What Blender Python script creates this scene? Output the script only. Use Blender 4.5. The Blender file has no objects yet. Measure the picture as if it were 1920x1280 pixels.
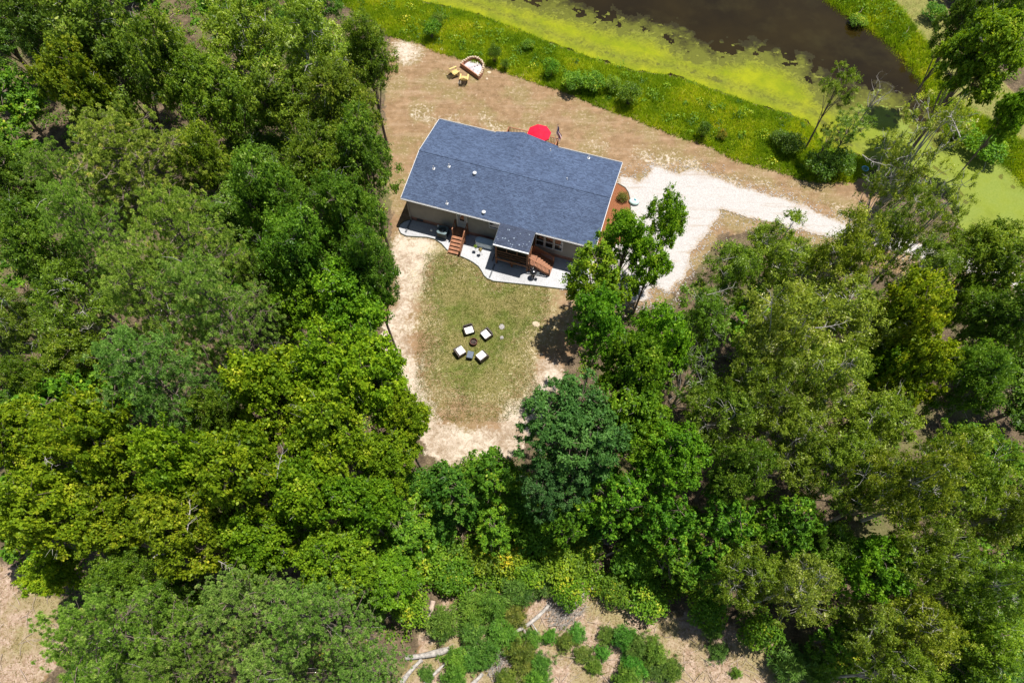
import bpy, math, random
import numpy as np

# ------------------------------------------------------------------ camera, sky, sun, exposure
scene = bpy.context.scene
C = scene.collection
PITCH = math.radians(63.16)          # the drone looks down this steeply
CAM_H = 49.2                         # metres above the yard
FPX = 1280.0                         # 24 mm lens on a 36 mm sensor, photo 1920 px wide
cam_data = bpy.data.cameras.new('camera')
cam_data.sensor_width = 36.0
cam_data.lens = 24.0
cam_data.clip_start = 0.5
cam_data.clip_end = 6000
cam = bpy.data.objects.new('camera', cam_data)
cam.location = (0, 0, CAM_H)
cam.rotation_euler = (math.radians(90) - PITCH, 0, 0)
C.objects.link(cam)
scene.camera = cam

SUN_TO = np.array([0.25, 0.15, 1.0]); SUN_TO /= np.linalg.norm(SUN_TO)
SUN_EL = math.asin(SUN_TO[2]); SUN_ROT = math.atan2(SUN_TO[0], SUN_TO[1])
world = bpy.data.worlds.new('World'); scene.world = world; world.use_nodes = True
wn = world.node_tree; wn.nodes.clear()
w_out = wn.nodes.new('ShaderNodeOutputWorld'); w_bg = wn.nodes.new('ShaderNodeBackground')
w_sky = wn.nodes.new('ShaderNodeTexSky'); w_sky.sky_type = 'NISHITA'; w_sky.sun_disc = False
w_sky.sun_elevation = SUN_EL; w_sky.sun_rotation = SUN_ROT; w_sky.dust_density = 0.6
w_tc = wn.nodes.new('ShaderNodeTexCoord'); w_no = wn.nodes.new('ShaderNodeTexNoise')
w_no.inputs['Scale'].default_value = 3.2; w_no.inputs['Detail'].default_value = 7
w_mr = wn.nodes.new('ShaderNodeMapRange')
w_mr.inputs['From Min'].default_value = 0.56; w_mr.inputs['From Max'].default_value = 0.74
w_mr.inputs['To Max'].default_value = 0.6
w_mix = wn.nodes.new('ShaderNodeMix'); w_mix.data_type = 'RGBA'
w_mix.inputs[7].default_value = (6.5, 6.7, 7.2, 1)
wn.links.new(w_tc.outputs['Generated'], w_no.inputs['Vector'])
wn.links.new(w_no.outputs['Fac'], w_mr.inputs['Value'])
wn.links.new(w_mr.outputs[0], w_mix.inputs[0])
wn.links.new(w_sky.outputs[0], w_mix.inputs[6])
wn.links.new(w_mix.outputs[2], w_bg.inputs['Color'])
w_bg.inputs['Strength'].default_value = 0.072
wn.links.new(w_bg.outputs[0], w_out.inputs['Surface'])

sun_data = bpy.data.lights.new('sun', 'SUN')
sun_data.energy = 5.0; sun_data.angle = math.radians(0.53); sun_data.color = (1.0, 0.96, 0.89)
sun = bpy.data.objects.new('sun', sun_data)
from mathutils import Vector, Matrix
sun.rotation_euler = Vector(SUN_TO.tolist()).to_track_quat('Z', 'Y').to_euler()
sun.location = (20, 60, 120)
C.objects.link(sun)
scene.view_settings.view_transform = 'Standard'
scene.view_settings.look = 'None'
scene.view_settings.gamma = 1
scene.view_settings.use_curve_mapping = False
scene.view_settings.exposure = 0.88

# ------------------------------------------------------------------ survey helpers
_c, _s = math.cos(PITCH), math.sin(PITCH)
def at(px, py, z=0.0):
    """metres on the horizontal plane z for a point surveyed in the 1920x1280 photo"""
    a = (px - 960) / FPX; b = (640 - py) / FPX
    d = (a, _c + b * _s, -_s + b * _c)
    t = (z - CAM_H) / d[2]
    return (d[0] * t, d[1] * t)
def depth_scale(py, z):
    """metres per photo pixel at that height"""
    b = (640 - py) / FPX
    t = (z - CAM_H) / (-_s + b * _c)
    return t / FPX
def poly(pts, z=0.0):
    return np.array([at(p[0], p[1], z) for p in pts])
def sdf(P, Q):
    """signed distance of points P (n,2) to polygon Q, positive inside"""
    d = np.full(len(P), 1e18); inside = np.zeros(len(P), bool)
    for i in range(len(Q)):
        a = Q[i]; b = Q[(i + 1) % len(Q)]
        e = b - a; w = P - a
        t = np.clip((w @ e) / (e @ e + 1e-12), 0, 1)
        r = w - t[:, None] * e
        d = np.minimum(d, (r * r).sum(1))
        cond = ((a[1] <= P[:, 1]) & (P[:, 1] < b[1])) | ((b[1] <= P[:, 1]) & (P[:, 1] < a[1]))
        if cond.any():
            xi = a[0] + (P[:, 1] - a[1]) / (b[1] - a[1] + 1e-15) * e[0]
            inside ^= cond & (P[:, 0] < xi)
    d = np.sqrt(d)
    return np.where(inside, d, -d)
def vnoise(x, y, seed=0, oct=3):
    """cheap value noise 0..1"""
    tot = 0; amp = 1; s = 0
    for o in range(oct):
        xi = np.floor(x).astype(np.int64); yi = np.floor(y).astype(np.int64)
        fx = x - xi; fy = y - yi; fx = fx * fx * (3 - 2 * fx); fy = fy * fy * (3 - 2 * fy)
        def h(i, j):
            n = (i * 374761393 + j * 668265263 + (seed + o) * 2147483647 * 7) & 0xffffffff
            n = ((n ^ (n >> 13)) * 1274126177) & 0xffffffff
            return ((n ^ (n >> 16)) & 0xffff) / 65535.0
        v = (h(xi, yi) * (1 - fx) + h(xi + 1, yi) * fx) * (1 - fy) + (h(xi, yi + 1) * (1 - fx) + h(xi + 1, yi + 1) * fx) * fy
        tot = tot + v * amp; s += amp; amp *= 0.5; x = x * 2.03 + 11; y = y * 2.03 + 7
    return tot / s

# ------------------------------------------------------------------ object helpers
def np_mesh(name, V, Fidx, loops_per, attrs=None, mats=None, mat_index=None, smooth=False):
    """mesh from numpy arrays; every face has loops_per corners"""
    me = bpy.data.meshes.new(name)
    V = np.asarray(V, np.float32); Fidx = np.asarray(Fidx, np.int32).reshape(-1)
    nf = len(Fidx) // loops_per
    me.vertices.add(len(V)); me.vertices.foreach_set('co', V.reshape(-1))
    me.loops.add(len(Fidx)); me.loops.foreach_set('vertex_index', Fidx)
    me.polygons.add(nf)
    me.polygons.foreach_set('loop_start', np.arange(0, nf * loops_per, loops_per, dtype=np.int32))
    try: me.polygons.foreach_set('loop_total', np.full(nf, loops_per, np.int32))
    except Exception: pass
    if mat_index is not None: me.polygons.foreach_set('material_index', np.asarray(mat_index, np.int32))
    if smooth: me.polygons.foreach_set('use_smooth', np.ones(nf, bool))
    me.update(calc_edges=True)
    for k, v in (attrs or {}).items():
        a = me.attributes.new(k, 'FLOAT', 'POINT'); a.data.foreach_set('value', np.asarray(v, np.float32))
    for m in (mats or []): me.materials.append(m)
    return me
def link(name, me, parent=None, loc=None, rot=None):
    o = bpy.data.objects.new(name, me); C.objects.link(o)
    if parent is not None: o.parent = parent
    if loc is not None: o.location = loc
    if rot is not None: o.rotation_euler = rot
    return o
def tag(o, label=None, cat=None, group=None, kind=None):
    if label: o['label'] = label
    if cat: o['category'] = cat
    if group: o['group'] = group
    if kind: o['kind'] = kind
    return o
def thing(name, label, cat, loc=(0, 0, 0), rz=0.0, group=None):
    o = bpy.data.objects.new(name, None); C.objects.link(o)
    o.empty_display_size = 0.3
    o.location = loc; o.rotation_euler = (0, 0, rz)
    return tag(o, label, cat, group)
def copy_thing(root, loc, rz, label, scale=None, group=None):
    r = root.copy(); C.objects.link(r); r.location = loc; r.rotation_euler = (0, 0, rz)
    if scale is not None: r.scale = scale
    r['label'] = label
    if group: r['group'] = group
    elif 'group' in r.keys() and group is not None: del r['group']
    for ch in list(root.children):
        c = ch.copy(); C.objects.link(c); c.parent = r
        for g in list(ch.children):
            d = g.copy(); C.objects.link(d); d.parent = c
    return r
class MB:
    """collects simple solids into one mesh"""
    def __init__(s): s.v = []; s.f = []
    def add(s, vs, fs):
        n = len(s.v); s.v += [tuple(p) for p in vs]; s.f += [tuple(i + n for i in f) for f in fs]; return s
    def box(s, x0, x1, y0, y1, z0, z1):
        vs = [(x, y, z) for z in (z0, z1) for y in (y0, y1) for x in (x0, x1)]
        return s.add(vs, [(0, 2, 3, 1), (4, 5, 7, 6), (0, 1, 5, 4), (2, 6, 7, 3), (0, 4, 6, 2), (1, 3, 7, 5)])
    def bar(s, p, q, w, h, up=(0, 0, 1)):
        p = Vector(p); q = Vector(q); d = (q - p).normalized(); u = Vector(up)
        if abs(d.dot(u)) > .98: u = Vector((0, 1, 0))
        sx = d.cross(u).normalized() * (w / 2); sz = sx.cross(d).normalized() * (h / 2)
        vs = [a + i * sx + j * sz for a in (p, q) for (i, j) in ((-1, -1), (1, -1), (1, 1), (-1, 1))]
        return s.add(vs, [(0, 1, 2, 3), (7, 6, 5, 4), (0, 4, 5, 1), (1, 5, 6, 2), (2, 6, 7, 3), (3, 7, 4, 0)])
    def tube(s, pts, rad, n=8, cap=True):
        pts = [Vector(p) for p in pts]
        if not hasattr(rad, '__len__'): rad = [rad] * len(pts)
        vs = []; fs = []
        prev = None
        for i, p in enumerate(pts):
            d = (pts[min(i + 1, len(pts) - 1)] - pts[max(i - 1, 0)])
            d = d.normalized() if d.length > 1e-9 else Vector((0, 0, 1))
            if prev is None:
                a = Vector((1, 0, 0)) if abs(d.x) < .8 else Vector((0, 1, 0))
            else: a = prev
            x = (a - d * a.dot(d)).normalized(); y = d.cross(x); prev = x
            for k in range(n):
                t = 2 * math.pi * k / n
                vs.append(p + (x * math.cos(t) + y * math.sin(t)) * rad[i])
        for i in range(len(pts) - 1):
            for k in range(n):
                a = i * n + k; b = i * n + (k + 1) % n
                fs.append((a, b, b + n, a + n))
        if cap:
            fs.append(tuple(range(n - 1, -1, -1))); fs.append(tuple(range((len(pts) - 1) * n, len(pts) * n)))
        return s.add(vs, fs)
    def lathe(s, prof, n=16, c=(0, 0, 0), sx=1, sy=1):
        vs = []; fs = []
        for (r, z) in prof:
            for k in range(n):
                t = 2 * math.pi * k / n
                vs.append((c[0] + r * math.cos(t) * sx, c[1] + r * math.sin(t) * sy, c[2] + z))
        for i in range(len(prof) - 1):
            for k in range(n):
                a = i * n + k; b = i * n + (k + 1) % n
                fs.append((a, b, b + n, a + n))
        fs.append(tuple(range(n - 1, -1, -1))); fs.append(tuple(range((len(prof) - 1) * n, len(prof) * n)))
        return s.add(vs, fs)
    def prism(s, pts, z0, z1):
        n = len(pts)
        vs = [(p[0], p[1], z0) for p in pts] + [(p[0], p[1], z1) for p in pts]
        fs = [tuple(range(n - 1, -1, -1)), tuple(range(n, 2 * n))] + [(i, (i + 1) % n, (i + 1) % n + n, i + n) for i in range(n)]
        return s.add(vs, fs)
    def mesh(s, name, mat, smooth=False):
        me = bpy.data.meshes.new(name); me.from_pydata(s.v, [], s.f)
        if mat is not None: me.materials.append(mat)
        if smooth:
            for p in me.polygons: p.use_smooth = len(p.vertices) <= 4
        me.update(); return me
    def build(s, name, mat, parent=None, loc=None, rot=None, smooth=False):
        return link(name, s.mesh(name, mat, smooth), parent, loc, rot)

# ------------------------------------------------------------------ materials
class NT:
    def __init__(s, name):
        s.m = bpy.data.materials.new(name); s.m.use_nodes = True; s.t = s.m.node_tree; s.t.nodes.clear()
        s.out = s.n('ShaderNodeOutputMaterial'); s.co = s.n('ShaderNodeTexCoord')
    def n(s, kind, **kw):
        nd = s.t.nodes.new(kind)
        for k, v in kw.items(): setattr(nd, k, v)
        return nd
    def l(s, a, b): s.t.links.new(a, b)
    def val(s, x, sock):
        if hasattr(x, 'is_output') or isinstance(x, bpy.types.NodeSocket): s.l(x, sock)
        else: sock.default_value = x
    def noise(s, scale, detail=4, rough=.55, vec=None, dist=0.0):
        nd = s.n('ShaderNodeTexNoise'); nd.inputs['Scale'].default_value = scale
        nd.inputs['Detail'].default_value = detail; nd.inputs['Roughness'].default_value = rough
        nd.inputs['Distortion'].default_value = dist
        s.l(vec if vec is not None else s.co.outputs['Object'], nd.inputs['Vector']); return nd.outputs['Fac']
    def attr(s, name):
        nd = s.n('ShaderNodeAttribute'); nd.attribute_name = name; return nd.outputs['Fac']
    def rng(s, v, a, b, c=0., d=1., smooth=False):
        nd = s.n('ShaderNodeMapRange'); nd.interpolation_type = 'SMOOTHSTEP' if smooth else 'LINEAR'
        s.val(v, nd.inputs['Value'])
        for k, x in zip(('From Min', 'From Max', 'To Min', 'To Max'), (a, b, c, d)): nd.inputs[k].default_value = x
        return nd.outputs[0]
    def math(s, op, a, b=0.):
        nd = s.n('ShaderNodeMath', operation=op); s.val(a, nd.inputs[0]); s.val(b, nd.inputs[1]); return nd.outputs[0]
    def mix(s, f, a, b, mode='MIX'):
        nd = s.n('ShaderNodeMix', data_type='RGBA', blend_type=mode)
        s.val(f, nd.inputs[0])
        for x, k in ((a, 6), (b, 7)):
            if isinstance(x, (tuple, list)): nd.inputs[k].default_value = (x[0], x[1], x[2], 1)
            else: s.l(x, nd.inputs[k])
        return nd.outputs[2]
    def ramp(s, f, stops):
        nd = s.n('ShaderNodeValToRGB'); cr = nd.color_ramp
        while len(cr.elements) < len(stops): cr.elements.new(.5)
        for e, (p, c) in zip(cr.elements, stops): e.position = p; e.color = (c[0], c[1], c[2], 1)
        s.l(f, nd.inputs[0]); return nd.outputs[0]
    def bump(s, h, strength=.5, dist=.05):
        nd = s.n('ShaderNodeBump'); nd.inputs['Strength'].default_value = strength
        nd.inputs['Distance'].default_value = dist; s.l(h, nd.inputs['Height']); return nd.outputs[0]
    def pbr(s, col, rough=.7, metal=0., normal=None, spec=.5, **kw):
        b = s.n('ShaderNodeBsdfPrincipled')
        if isinstance(col, (tuple, list)): b.inputs['Base Color'].default_value = (col[0], col[1], col[2], 1)
        else: s.l(col, b.inputs['Base Color'])
        s.val(rough, b.inputs['Roughness']); b.inputs['Metallic'].default_value = metal
        b.inputs['Specular IOR Level'].default_value = spec
        if normal is not None: s.l(normal, b.inputs['Normal'])
        for k, v in kw.items(): b.inputs[k].default_value = v
        s.l(b.outputs[0], s.out.inputs['Surface']); return b
def simple(name, col, rough=.6, metal=0., var=.25, scale=6., spec=.4, bump=0.):
    t = NT(name); f = t.noise(scale, 5)
    dark = tuple(c * (1 - var) for c in col); lite = tuple(min(1, c * (1 + var)) for c in col)
    c = t.mix(t.rng(f, .3, .7), dark, lite)
    nrm = t.bump(t.noise(scale * 6, 3), bump, .02) if bump else None
    t.pbr(c, rough, metal, nrm, spec); return t.m

M = {}
M['white_trim'] = simple('white_trim', (.50, .50, .50), .45, var=.06)
M['siding'] = simple('siding', (.25, .23, .205), .6, var=.08, scale=2)
M['door_grey'] = simple('door_grey', (.28, .31, .36), .45, var=.06)
M['door_white'] = simple('door_white', (.42, .43, .46), .45, var=.06)
M['stained_wood'] = simple('stained_wood', (.21, .085, .038), .6, var=.35, scale=5, bump=.3)
M['weathered_wood'] = simple('weathered_wood', (.34, .17, .09), .7, var=.35, scale=5, bump=.3)
M['dark_metal'] = simple('dark_metal', (.035, .045, .05), .4, var=.2)
M['black_enamel'] = simple('black_enamel', (.012, .013, .015), .18, var=.2, spec=.7)
M['chrome'] = simple('chrome', (.5, .5, .5), .25, 1., var=.1)
M['galvanised'] = simple('galvanised', (.56, .62, .66), .45, .35, var=.12, scale=10)
M['rubber'] = simple('rubber', (.015, .015, .016), .8)
M['grey_drain'] = simple('grey_drain', (.075, .08, .09), .6, var=.1)
M['cushion'] = simple('cushion', (.76, .745, .70), .9, var=.05, scale=8, bump=.2)
M['rust'] = simple('rust', (.10, .035, .025), .85, var=.4, scale=12, bump=.4)
M['charcoal_ash'] = simple('charcoal_ash', (.05, .035, .03), .95, var=.6, scale=14, bump=.8)
M['slate_fabric'] = simple('slate_fabric', (.09, .11, .14), .9, var=.12)
M['pot_green'] = simple('pot_green', (.06, .11, .07), .6)
M['terracotta'] = simple('terracotta', (.25, .12, .07), .8)
M['yellow_wood'] = simple('yellow_wood', (.46, .34, .12), .65, var=.2, bump=.2)
M['pale_stone'] = simple('pale_stone', (.38, .30, .21), .9, var=.3, scale=5, bump=.6)
M['grey_stone'] = simple('grey_stone', (.25, .23, .22), .9, var=.25, scale=3, bump=.6)
M['red_brick_cap'] = simple('red_brick_cap', (.32, .15, .09), .9, var=.3, scale=8, bump=.4)
M['white_globe'] = simple('white_globe', (.8, .8, .78), .3, var=.03)
M['mint_plastic'] = simple('mint_plastic', (.42, .58, .54), .45, var=.08)
M['teal_plastic'] = simple('teal_plastic', (.03, .12, .16), .4, var=.15)
M['blue_plastic'] = simple('blue_plastic', (.12, .34, .50), .4, var=.1)
M['hose'] = simple('hose', (.05, .14, .17), .45)
M['edging'] = simple('edging', (.045, .05, .03), .7)
M['flag_red'] = simple('flag_red', (.45, .03, .05), .85, var=.05)
M['flag_white'] = simple('flag_white', (.75, .75, .75), .85, var=.03)
M['flag_blue'] = simple('flag_blue', (.03, .04, .20), .85, var=.05)
M['dead_wood'] = simple('dead_wood', (.27, .245, .22), .9, var=.45, scale=6, bump=.8)
M['dead_wood_brown'] = simple('dead_wood_brown', (.34, .26, .21), .9, var=.3, scale=3, bump=.5)
M['ash_grey'] = simple('ash_grey', (.36, .32, .33), .95, var=.5, scale=2.5, bump=.5)

def wicker():
    t = NT('wicker'); w = t.n('ShaderNodeTexWave', wave_type='BANDS'); w.inputs['Scale'].default_value = 22
    w.inputs['Distortion'].default_value = 2; t.l(t.co.outputs['Object'], w.inputs['Vector'])
    c = t.mix(w.outputs['Fac'], (.018, .012, .010), (.055, .035, .028)); t.pbr(c, .55, normal=t.bump(w.outputs['Fac'], .5, .01)); return t.m
M['wicker'] = wicker()
def canvas():
    t = NT('red_canvas')
    c = t.mix(t.rng(t.noise(3), .3, .7), (.52, .004, .022), (.62, .008, .034))
    b = t.pbr(c, .8, spec=.2); return t.m
M['red_canvas'] = canvas()
def glass():
    t = NT('window_glass'); c = t.mix(t.rng(t.noise(1.3, 3), .45, .6), (.012, .014, .016), (.05, .045, .045))
    t.pbr(c, .04, spec=.8); return t.m
M['glass'] = glass()
def screen():
    t = NT('insect_screen'); c = t.mix(t.rng(t.noise(2.), .3, .7), (.010, .010, .009), (.028, .026, .024))
    t.pbr(c, .85, spec=.15); return t.m
M['screen'] = screen()
def brick():
    t = NT('brick_skirt'); mp = t.n('ShaderNodeMapping'); t.l(t.co.outputs['Object'], mp.inputs[0])
    sw = t.n('ShaderNodeSeparateXYZ'); t.l(t.co.outputs['Object'], sw.inputs[0])
    cb = t.n('ShaderNodeCombineXYZ'); t.l(t.math('ADD', sw.outputs[0], sw.outputs[1]), cb.inputs[0]); t.l(sw.outputs[2], cb.inputs[1])
    b = t.n('ShaderNodeTexBrick'); t.l(cb.outputs[0], b.inputs['Vector'])
    b.inputs['Scale'].default_value = 1; b.inputs['Brick Width'].default_value = .22; b.inputs['Row Height'].default_value = .075
    b.inputs['Mortar Size'].default_value = .008
    b.inputs['Color1'].default_value = (.24, .075, .045, 1); b.inputs['Color2'].default_value = (.34, .13, .08, 1)
    b.inputs['Mortar'].default_value = (.33, .27, .22, 1)
    t.pbr(b.outputs['Color'], .85, normal=t.bump(b.outputs['Fac'], -.4, .01)); return t.m
M['brick'] = brick()
def shingle(name, c1, c2, c3, moss=False):
    t = NT(name)
    mp = t.n('ShaderNodeMapping'); t.l(t.co.outputs['Object'], mp.inputs[0])
    b = t.n('ShaderNodeTexBrick'); t.l(mp.outputs[0], b.inputs['Vector'])
    b.offset = .5; b.inputs['Scale'].default_value = 1; b.inputs['Brick Width'].default_value = .30; b.inputs['Row Height'].default_value = .143
    b.inputs['Mortar Size'].default_value = .006; b.inputs['Bias'].default_value = -.1
    b.inputs['Color1'].default_value = (*c1, 1); b.inputs['Color2'].default_value = (*c2, 1); b.inputs['Mortar'].default_value = (*[x * .45 for x in c1], 1)
    mp2 = t.n('ShaderNodeMapping'); mp2.inputs['Scale'].default_value = (1.1, 2.6, 2.6); mp2.inputs['Rotation'].default_value = (0, 0, math.radians(12))
    t.l(t.co.outputs['Object'], mp2.inputs[0])
    s1 = t.noise(2.3, 5, .7, mp2.outputs[0], 1.2)
    c = t.mix(t.rng(s1, .42, .60, 0, 1), b.outputs['Color'], c3)
    c = t.mix(t.rng(t.noise(.45, 3), .35, .65, 0, .35), c, c1)
    g = t.noise(60, 2); c = t.mix(t.rng(g, .3, .7, 0, .35), c, tuple(x * .6 for x in c1))
    if moss:
        v = t.n('ShaderNodeTexVoronoi'); v.inputs['Scale'].default_value = 3.2; v.inputs['Randomness'].default_value = 1
        t.l(t.co.outputs['Object'], v.inputs['Vector'])
        c = t.mix(t.rng(t.math('ADD', v.outputs['Distance'], t.rng(t.noise(9), .3, .7, -.12, .12)), .13, .2, .75, 0), c, (.22, .27, .33))
    hb = t.math('ADD', t.math('MULTIPLY', b.outputs['Fac'], -.6), t.math('MULTIPLY', g, .5))
    t.pbr(c, .82, normal=t.bump(hb, .5, .012), spec=.35); return t.m
M['shingle'] = shingle('shingle', (.023, .037, .074), (.037, .057, .108), (.072, .106, .182))
M['porch_shingle'] = shingle('porch_shingle', (.020, .028, .052), (.036, .048, .082), (.045, .060, .105), True)

def leaf_mat(name, stops, trans=.40, rough=.5, spec=.16, tcol=1.6):
    """foliage: colour varies leaf by leaf (attribute 'tone'), clump by clump and tree by tree"""
    t = NT(name)
    oi = t.n('ShaderNodeObjectInfo')
    c = t.ramp(t.attr('tone'), stops)
    nd = t.n('ShaderNodeMix', data_type='RGBA', blend_type='MULTIPLY'); nd.inputs[0].default_value = 1
    t.l(c, nd.inputs[6]); t.l(oi.outputs['Color'], nd.inputs[7]); c = nd.outputs[2]
    b = t.n('ShaderNodeBsdfPrincipled'); t.l(c, b.inputs['Base Color'])
    b.inputs['Roughness'].default_value = rough; b.inputs['Specular IOR Level'].default_value = spec
    tr = t.n('ShaderNodeBsdfTranslucent')
    tc = t.mix(1., c, (tcol, tcol * 1.0, tcol * .35), 'MULTIPLY'); t.l(tc, tr.inputs['Color'])
    ms = t.n('ShaderNodeMixShader'); ms.inputs[0].default_value = trans
    t.l(b.outputs[0], ms.inputs[1]); t.l(tr.outputs[0], ms.inputs[2]); t.l(ms.outputs[0], t.out.inputs['Surface'])
    return t.m
L = {}
def lm(name, k, stops, **kw): return leaf_mat(name, [(p, (c[0] * k, c[1] * k, c[2] * k)) for p, c in stops], **kw)
L['bright'] = lm('bright_leaves', 1.6, [(0, (.042, .085, .004)), (.45, (.096, .155, .006)), (.8, (.160, .212, .008)), (1, (.25, .27, .022))])
L['oak'] = lm('oak_leaves', 1.95, [(0, (.022, .046, .005)), (.45, (.050, .086, .007)), (.85, (.095, .138, .011)), (1, (.18, .20, .05))], rough=.42, spec=.2)
L['olive'] = lm('olive_leaves', 2.15, [(0, (.030, .052, .005)), (.45, (.074, .102, .008)), (.8, (.128, .156, .016)), (1, (.26, .265, .12))], rough=.42, spec=.2)
L['pine'] = lm('pine_needles', 2.9, [(0, (.030, .056, .008)), (.5, (.085, .122, .019)), (.9, (.130, .165, .034)), (1, (.17, .17, .05))], trans=.26)
L['blue'] = lm('blue_green_leaves', 1.8, [(0, (.018, .050, .010)), (.5, (.042, .098, .020)), (.9, (.078, .145, .032)), (1, (.12, .20, .07))])
L['shrub'] = lm('shrub_leaves', 1.85, [(0, (.030, .065, .006)), (.5, (.072, .130, .008)), (.85, (.130, .185, .011)), (1, (.26, .24, .02))])
L['sapling'] = lm('sapling_needles', 1.7, [(0, (.022, .05, .008)), (.5, (.058, .108, .013)), (1, (.13, .19, .03))], trans=.26)
L['weed'] = lm('weed_blades', 1.9, [(0, (.055, .100, .004)), (.35, (.095, .145, .005)), (.65, (.16, .20, .005)), (.9, (.26, .25, .010)), (1, (.34, .28, .06))], trans=.34)
L['dry'] = leaf_mat('dry_blades', [(0, (.12, .10, .03)), (.5, (.24, .19, .07)), (1, (.38, .30, .16))], trans=.2)
L['lawn'] = leaf_mat('lawn_blades', [(0, (.07, .095, .012)), (.6, (.15, .17, .025)), (1, (.30, .26, .09))], trans=.25)
L['bark'] = M['bark'] = simple('bark', (.16, .12, .095), .9, var=.3, scale=4, bump=.6)
L['pale_bark'] = simple('pale_bark', (.34, .32, .285), .85, var=.25, scale=3, bump=.4)
L['dark_bark'] = simple('dark_bark', (.08, .06, .045), .9, var=.3, scale=4, bump=.6)

# ------------------------------------------------------------------ the lie of the land
WATER_Z = -0.8
POND = poly([(600,-60),(779,0),(880,22),(961,51),(1030,80),(1110,109),(1180,131),(1260,142),(1325,164),(1430,200),(1513,227),(1537,262),
             (1575,287),(1640,300),(1712,312),(1770,350),(1792,420),(1830,447),(1890,440),(2000,470),(2120,500),(2120,450),(1990,395),
             (1925,348),(1888,310),(1850,282),(1790,262),(1757,205),(1740,160),(1700,110),(1660,70),(1590,25),(1555,-2),(1480,-60),
             (1380,-150),(1000,-220),(700,-160)], WATER_Z)
LIME = poly([(600,-60),(779,0),(880,22),(961,51),(1030,80),(1110,109),(1180,131),(1260,142),(1325,164),(1430,200),(1513,227),(1537,262),
             (1575,287),(1640,300),(1712,312),(1770,350),(1792,420),(1830,447),(1890,440),(2000,470),(2120,500),(2120,450),(1990,395),
             (1925,348),(1888,310),(1850,282),(1800,268),(1765,262),(1730,240),(1690,212),(1660,190),(1625,182),(1600,205),(1555,190),
             (1530,158),(1487,123),(1423,100),(1347,105),(1333,109),(1274,88),(1238,60),(1161,49),(1096,31),(1023,13),(957,-4),(800,-50)], WATER_Z)
WEEDS = poly([(560,-40),(640,0),(700,30),(735,62),(797,77),(822,91),(866,104),(917,117),(968,135),(1023,153),(1078,171),(1125,193),(1187,215),
              (1278,250),(1333,266),(1380,293),(1457,313),(1520,333),(1580,342),(1600,325),(1640,300),(1575,287),(1537,262),(1513,227),(1430,200),(1325,164),
              (1260,142),(1180,131),(1110,109),(1030,80),(961,51),(880,22),(779,0),(600,-60)])
FARWEEDS = poly([(1480,-60),(1555,0),(1590,25),(1660,70),(1700,110),(1740,160),(1757,205),(1790,262),(1850,282),(1888,310),(1925,348),(2000,400),
                 (2060,400),(1960,290),(1880,240),(1790,190),(1745,90),(1690,20),(1640,-40)])
MOW = poly([(1640,-60),(1690,20),(1745,90),(1790,190),(1880,240),(1960,300),(2060,360),(2060,250),(1920,190),(1800,80),(1770,0),(1740,-60)])
LAWN = poly([(820,474),(850,490),(900,520),(930,536),(1000,542),(1030,552),(1000,590),(965,640),(975,700),(985,740),(940,762),(900,790),
             (845,790),(805,745),(790,690),(805,640),(795,600),(790,555),(803,510)])
SAND = [poly([(742,440),(800,452),(812,480),(795,500),(787,540),(775,590),(765,630),(770,680),(800,740),(835,790),(870,815),(930,800),(990,740),(1020,680),
              (1060,690),(1050,790),(1000,850),(900,890),(840,890),(790,890),(760,800),(700,700),(690,620),(725,560),(735,500)]),
        poly([(735,75),(790,80),(800,110),(760,125),(735,110)]),
        poly([(740,205),(830,212),(900,222),(930,236),(870,236),(760,232)]),
        poly([(1090,250),(1150,262),(1250,300),(1420,350),(1560,410),(1500,400),(1340,330),(1220,318),(1180,320),(1120,290)])]
CLEARING = poly([(780,1230),(800,1180),(830,1130),(870,1130),(930,1190),(1000,1130),(1060,1100),(1130,1090),(1180,1130),(1240,1160),(1330,1150),(1420,1200),
                 (1520,1235),(1580,1270),(1600,1400),(700,1400),(740,1290)])
LEFTCLEAR = poly([(-80,1050),(20,1065),(60,1085),(135,1150),(120,1220),(70,1290),(20,1400),(-200,1400)])
OPEN = poly([(735,60),(797,77),(866,104),(968,135),(1078,171),(1187,215),(1278,250),(1380,293),(1457,313),(1560,345),(1660,330),(1640,400),(1580,430),(1700,470),(1800,490),
             (1960,540),(1960,600),(1800,540),(1640,500),(1500,450),(1420,430),(1350,440),(1310,500),(1240,570),(1150,580),(1110,620),(1060,680),(1040,770),(960,860),
             (850,880),(800,850),(760,760),(710,680),(720,600),(735,520),(735,400),(720,250),(725,120)])
DRIVE = poly([(1161,331),(1187,333),(1199,342),(1211,330),(1222,312),(1242,316),(1275,326),(1291,318),(1313,319),(1344,330),(1364,341),(1400,354),(1467,370),(1513,387),
              (1573,415),(1640,437),(1700,448),(1760,468),(1840,488),(1920,518),(2040,560),(2040,600),(1920,548),(1830,517),(1740,489),(1690,472),(1600,455),(1540,440),
              (1487,432),(1460,425),(1390,403),(1352,392),(1340,418),(1331,432),(1313,452),(1297,475),(1292,495),(1283,522),(1256,550),(1230,540),(1218,545),(1214,565),
              (1170,566),(1100,551),(1081,547),(1068,500),(1090,460),(1130,420),(1150,365)])
def sstep(t): t = np.clip(t, 0, 1); return t * t * (3 - 2 * t)
def land(P):
    P = np.atleast_2d(np.asarray(P, float))
    s = sdf(P, POND)
    return -1.6 * sstep((s + 3.2) / 6.4)
def land1(x, y): return float(land([(x, y)])[0])

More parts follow.
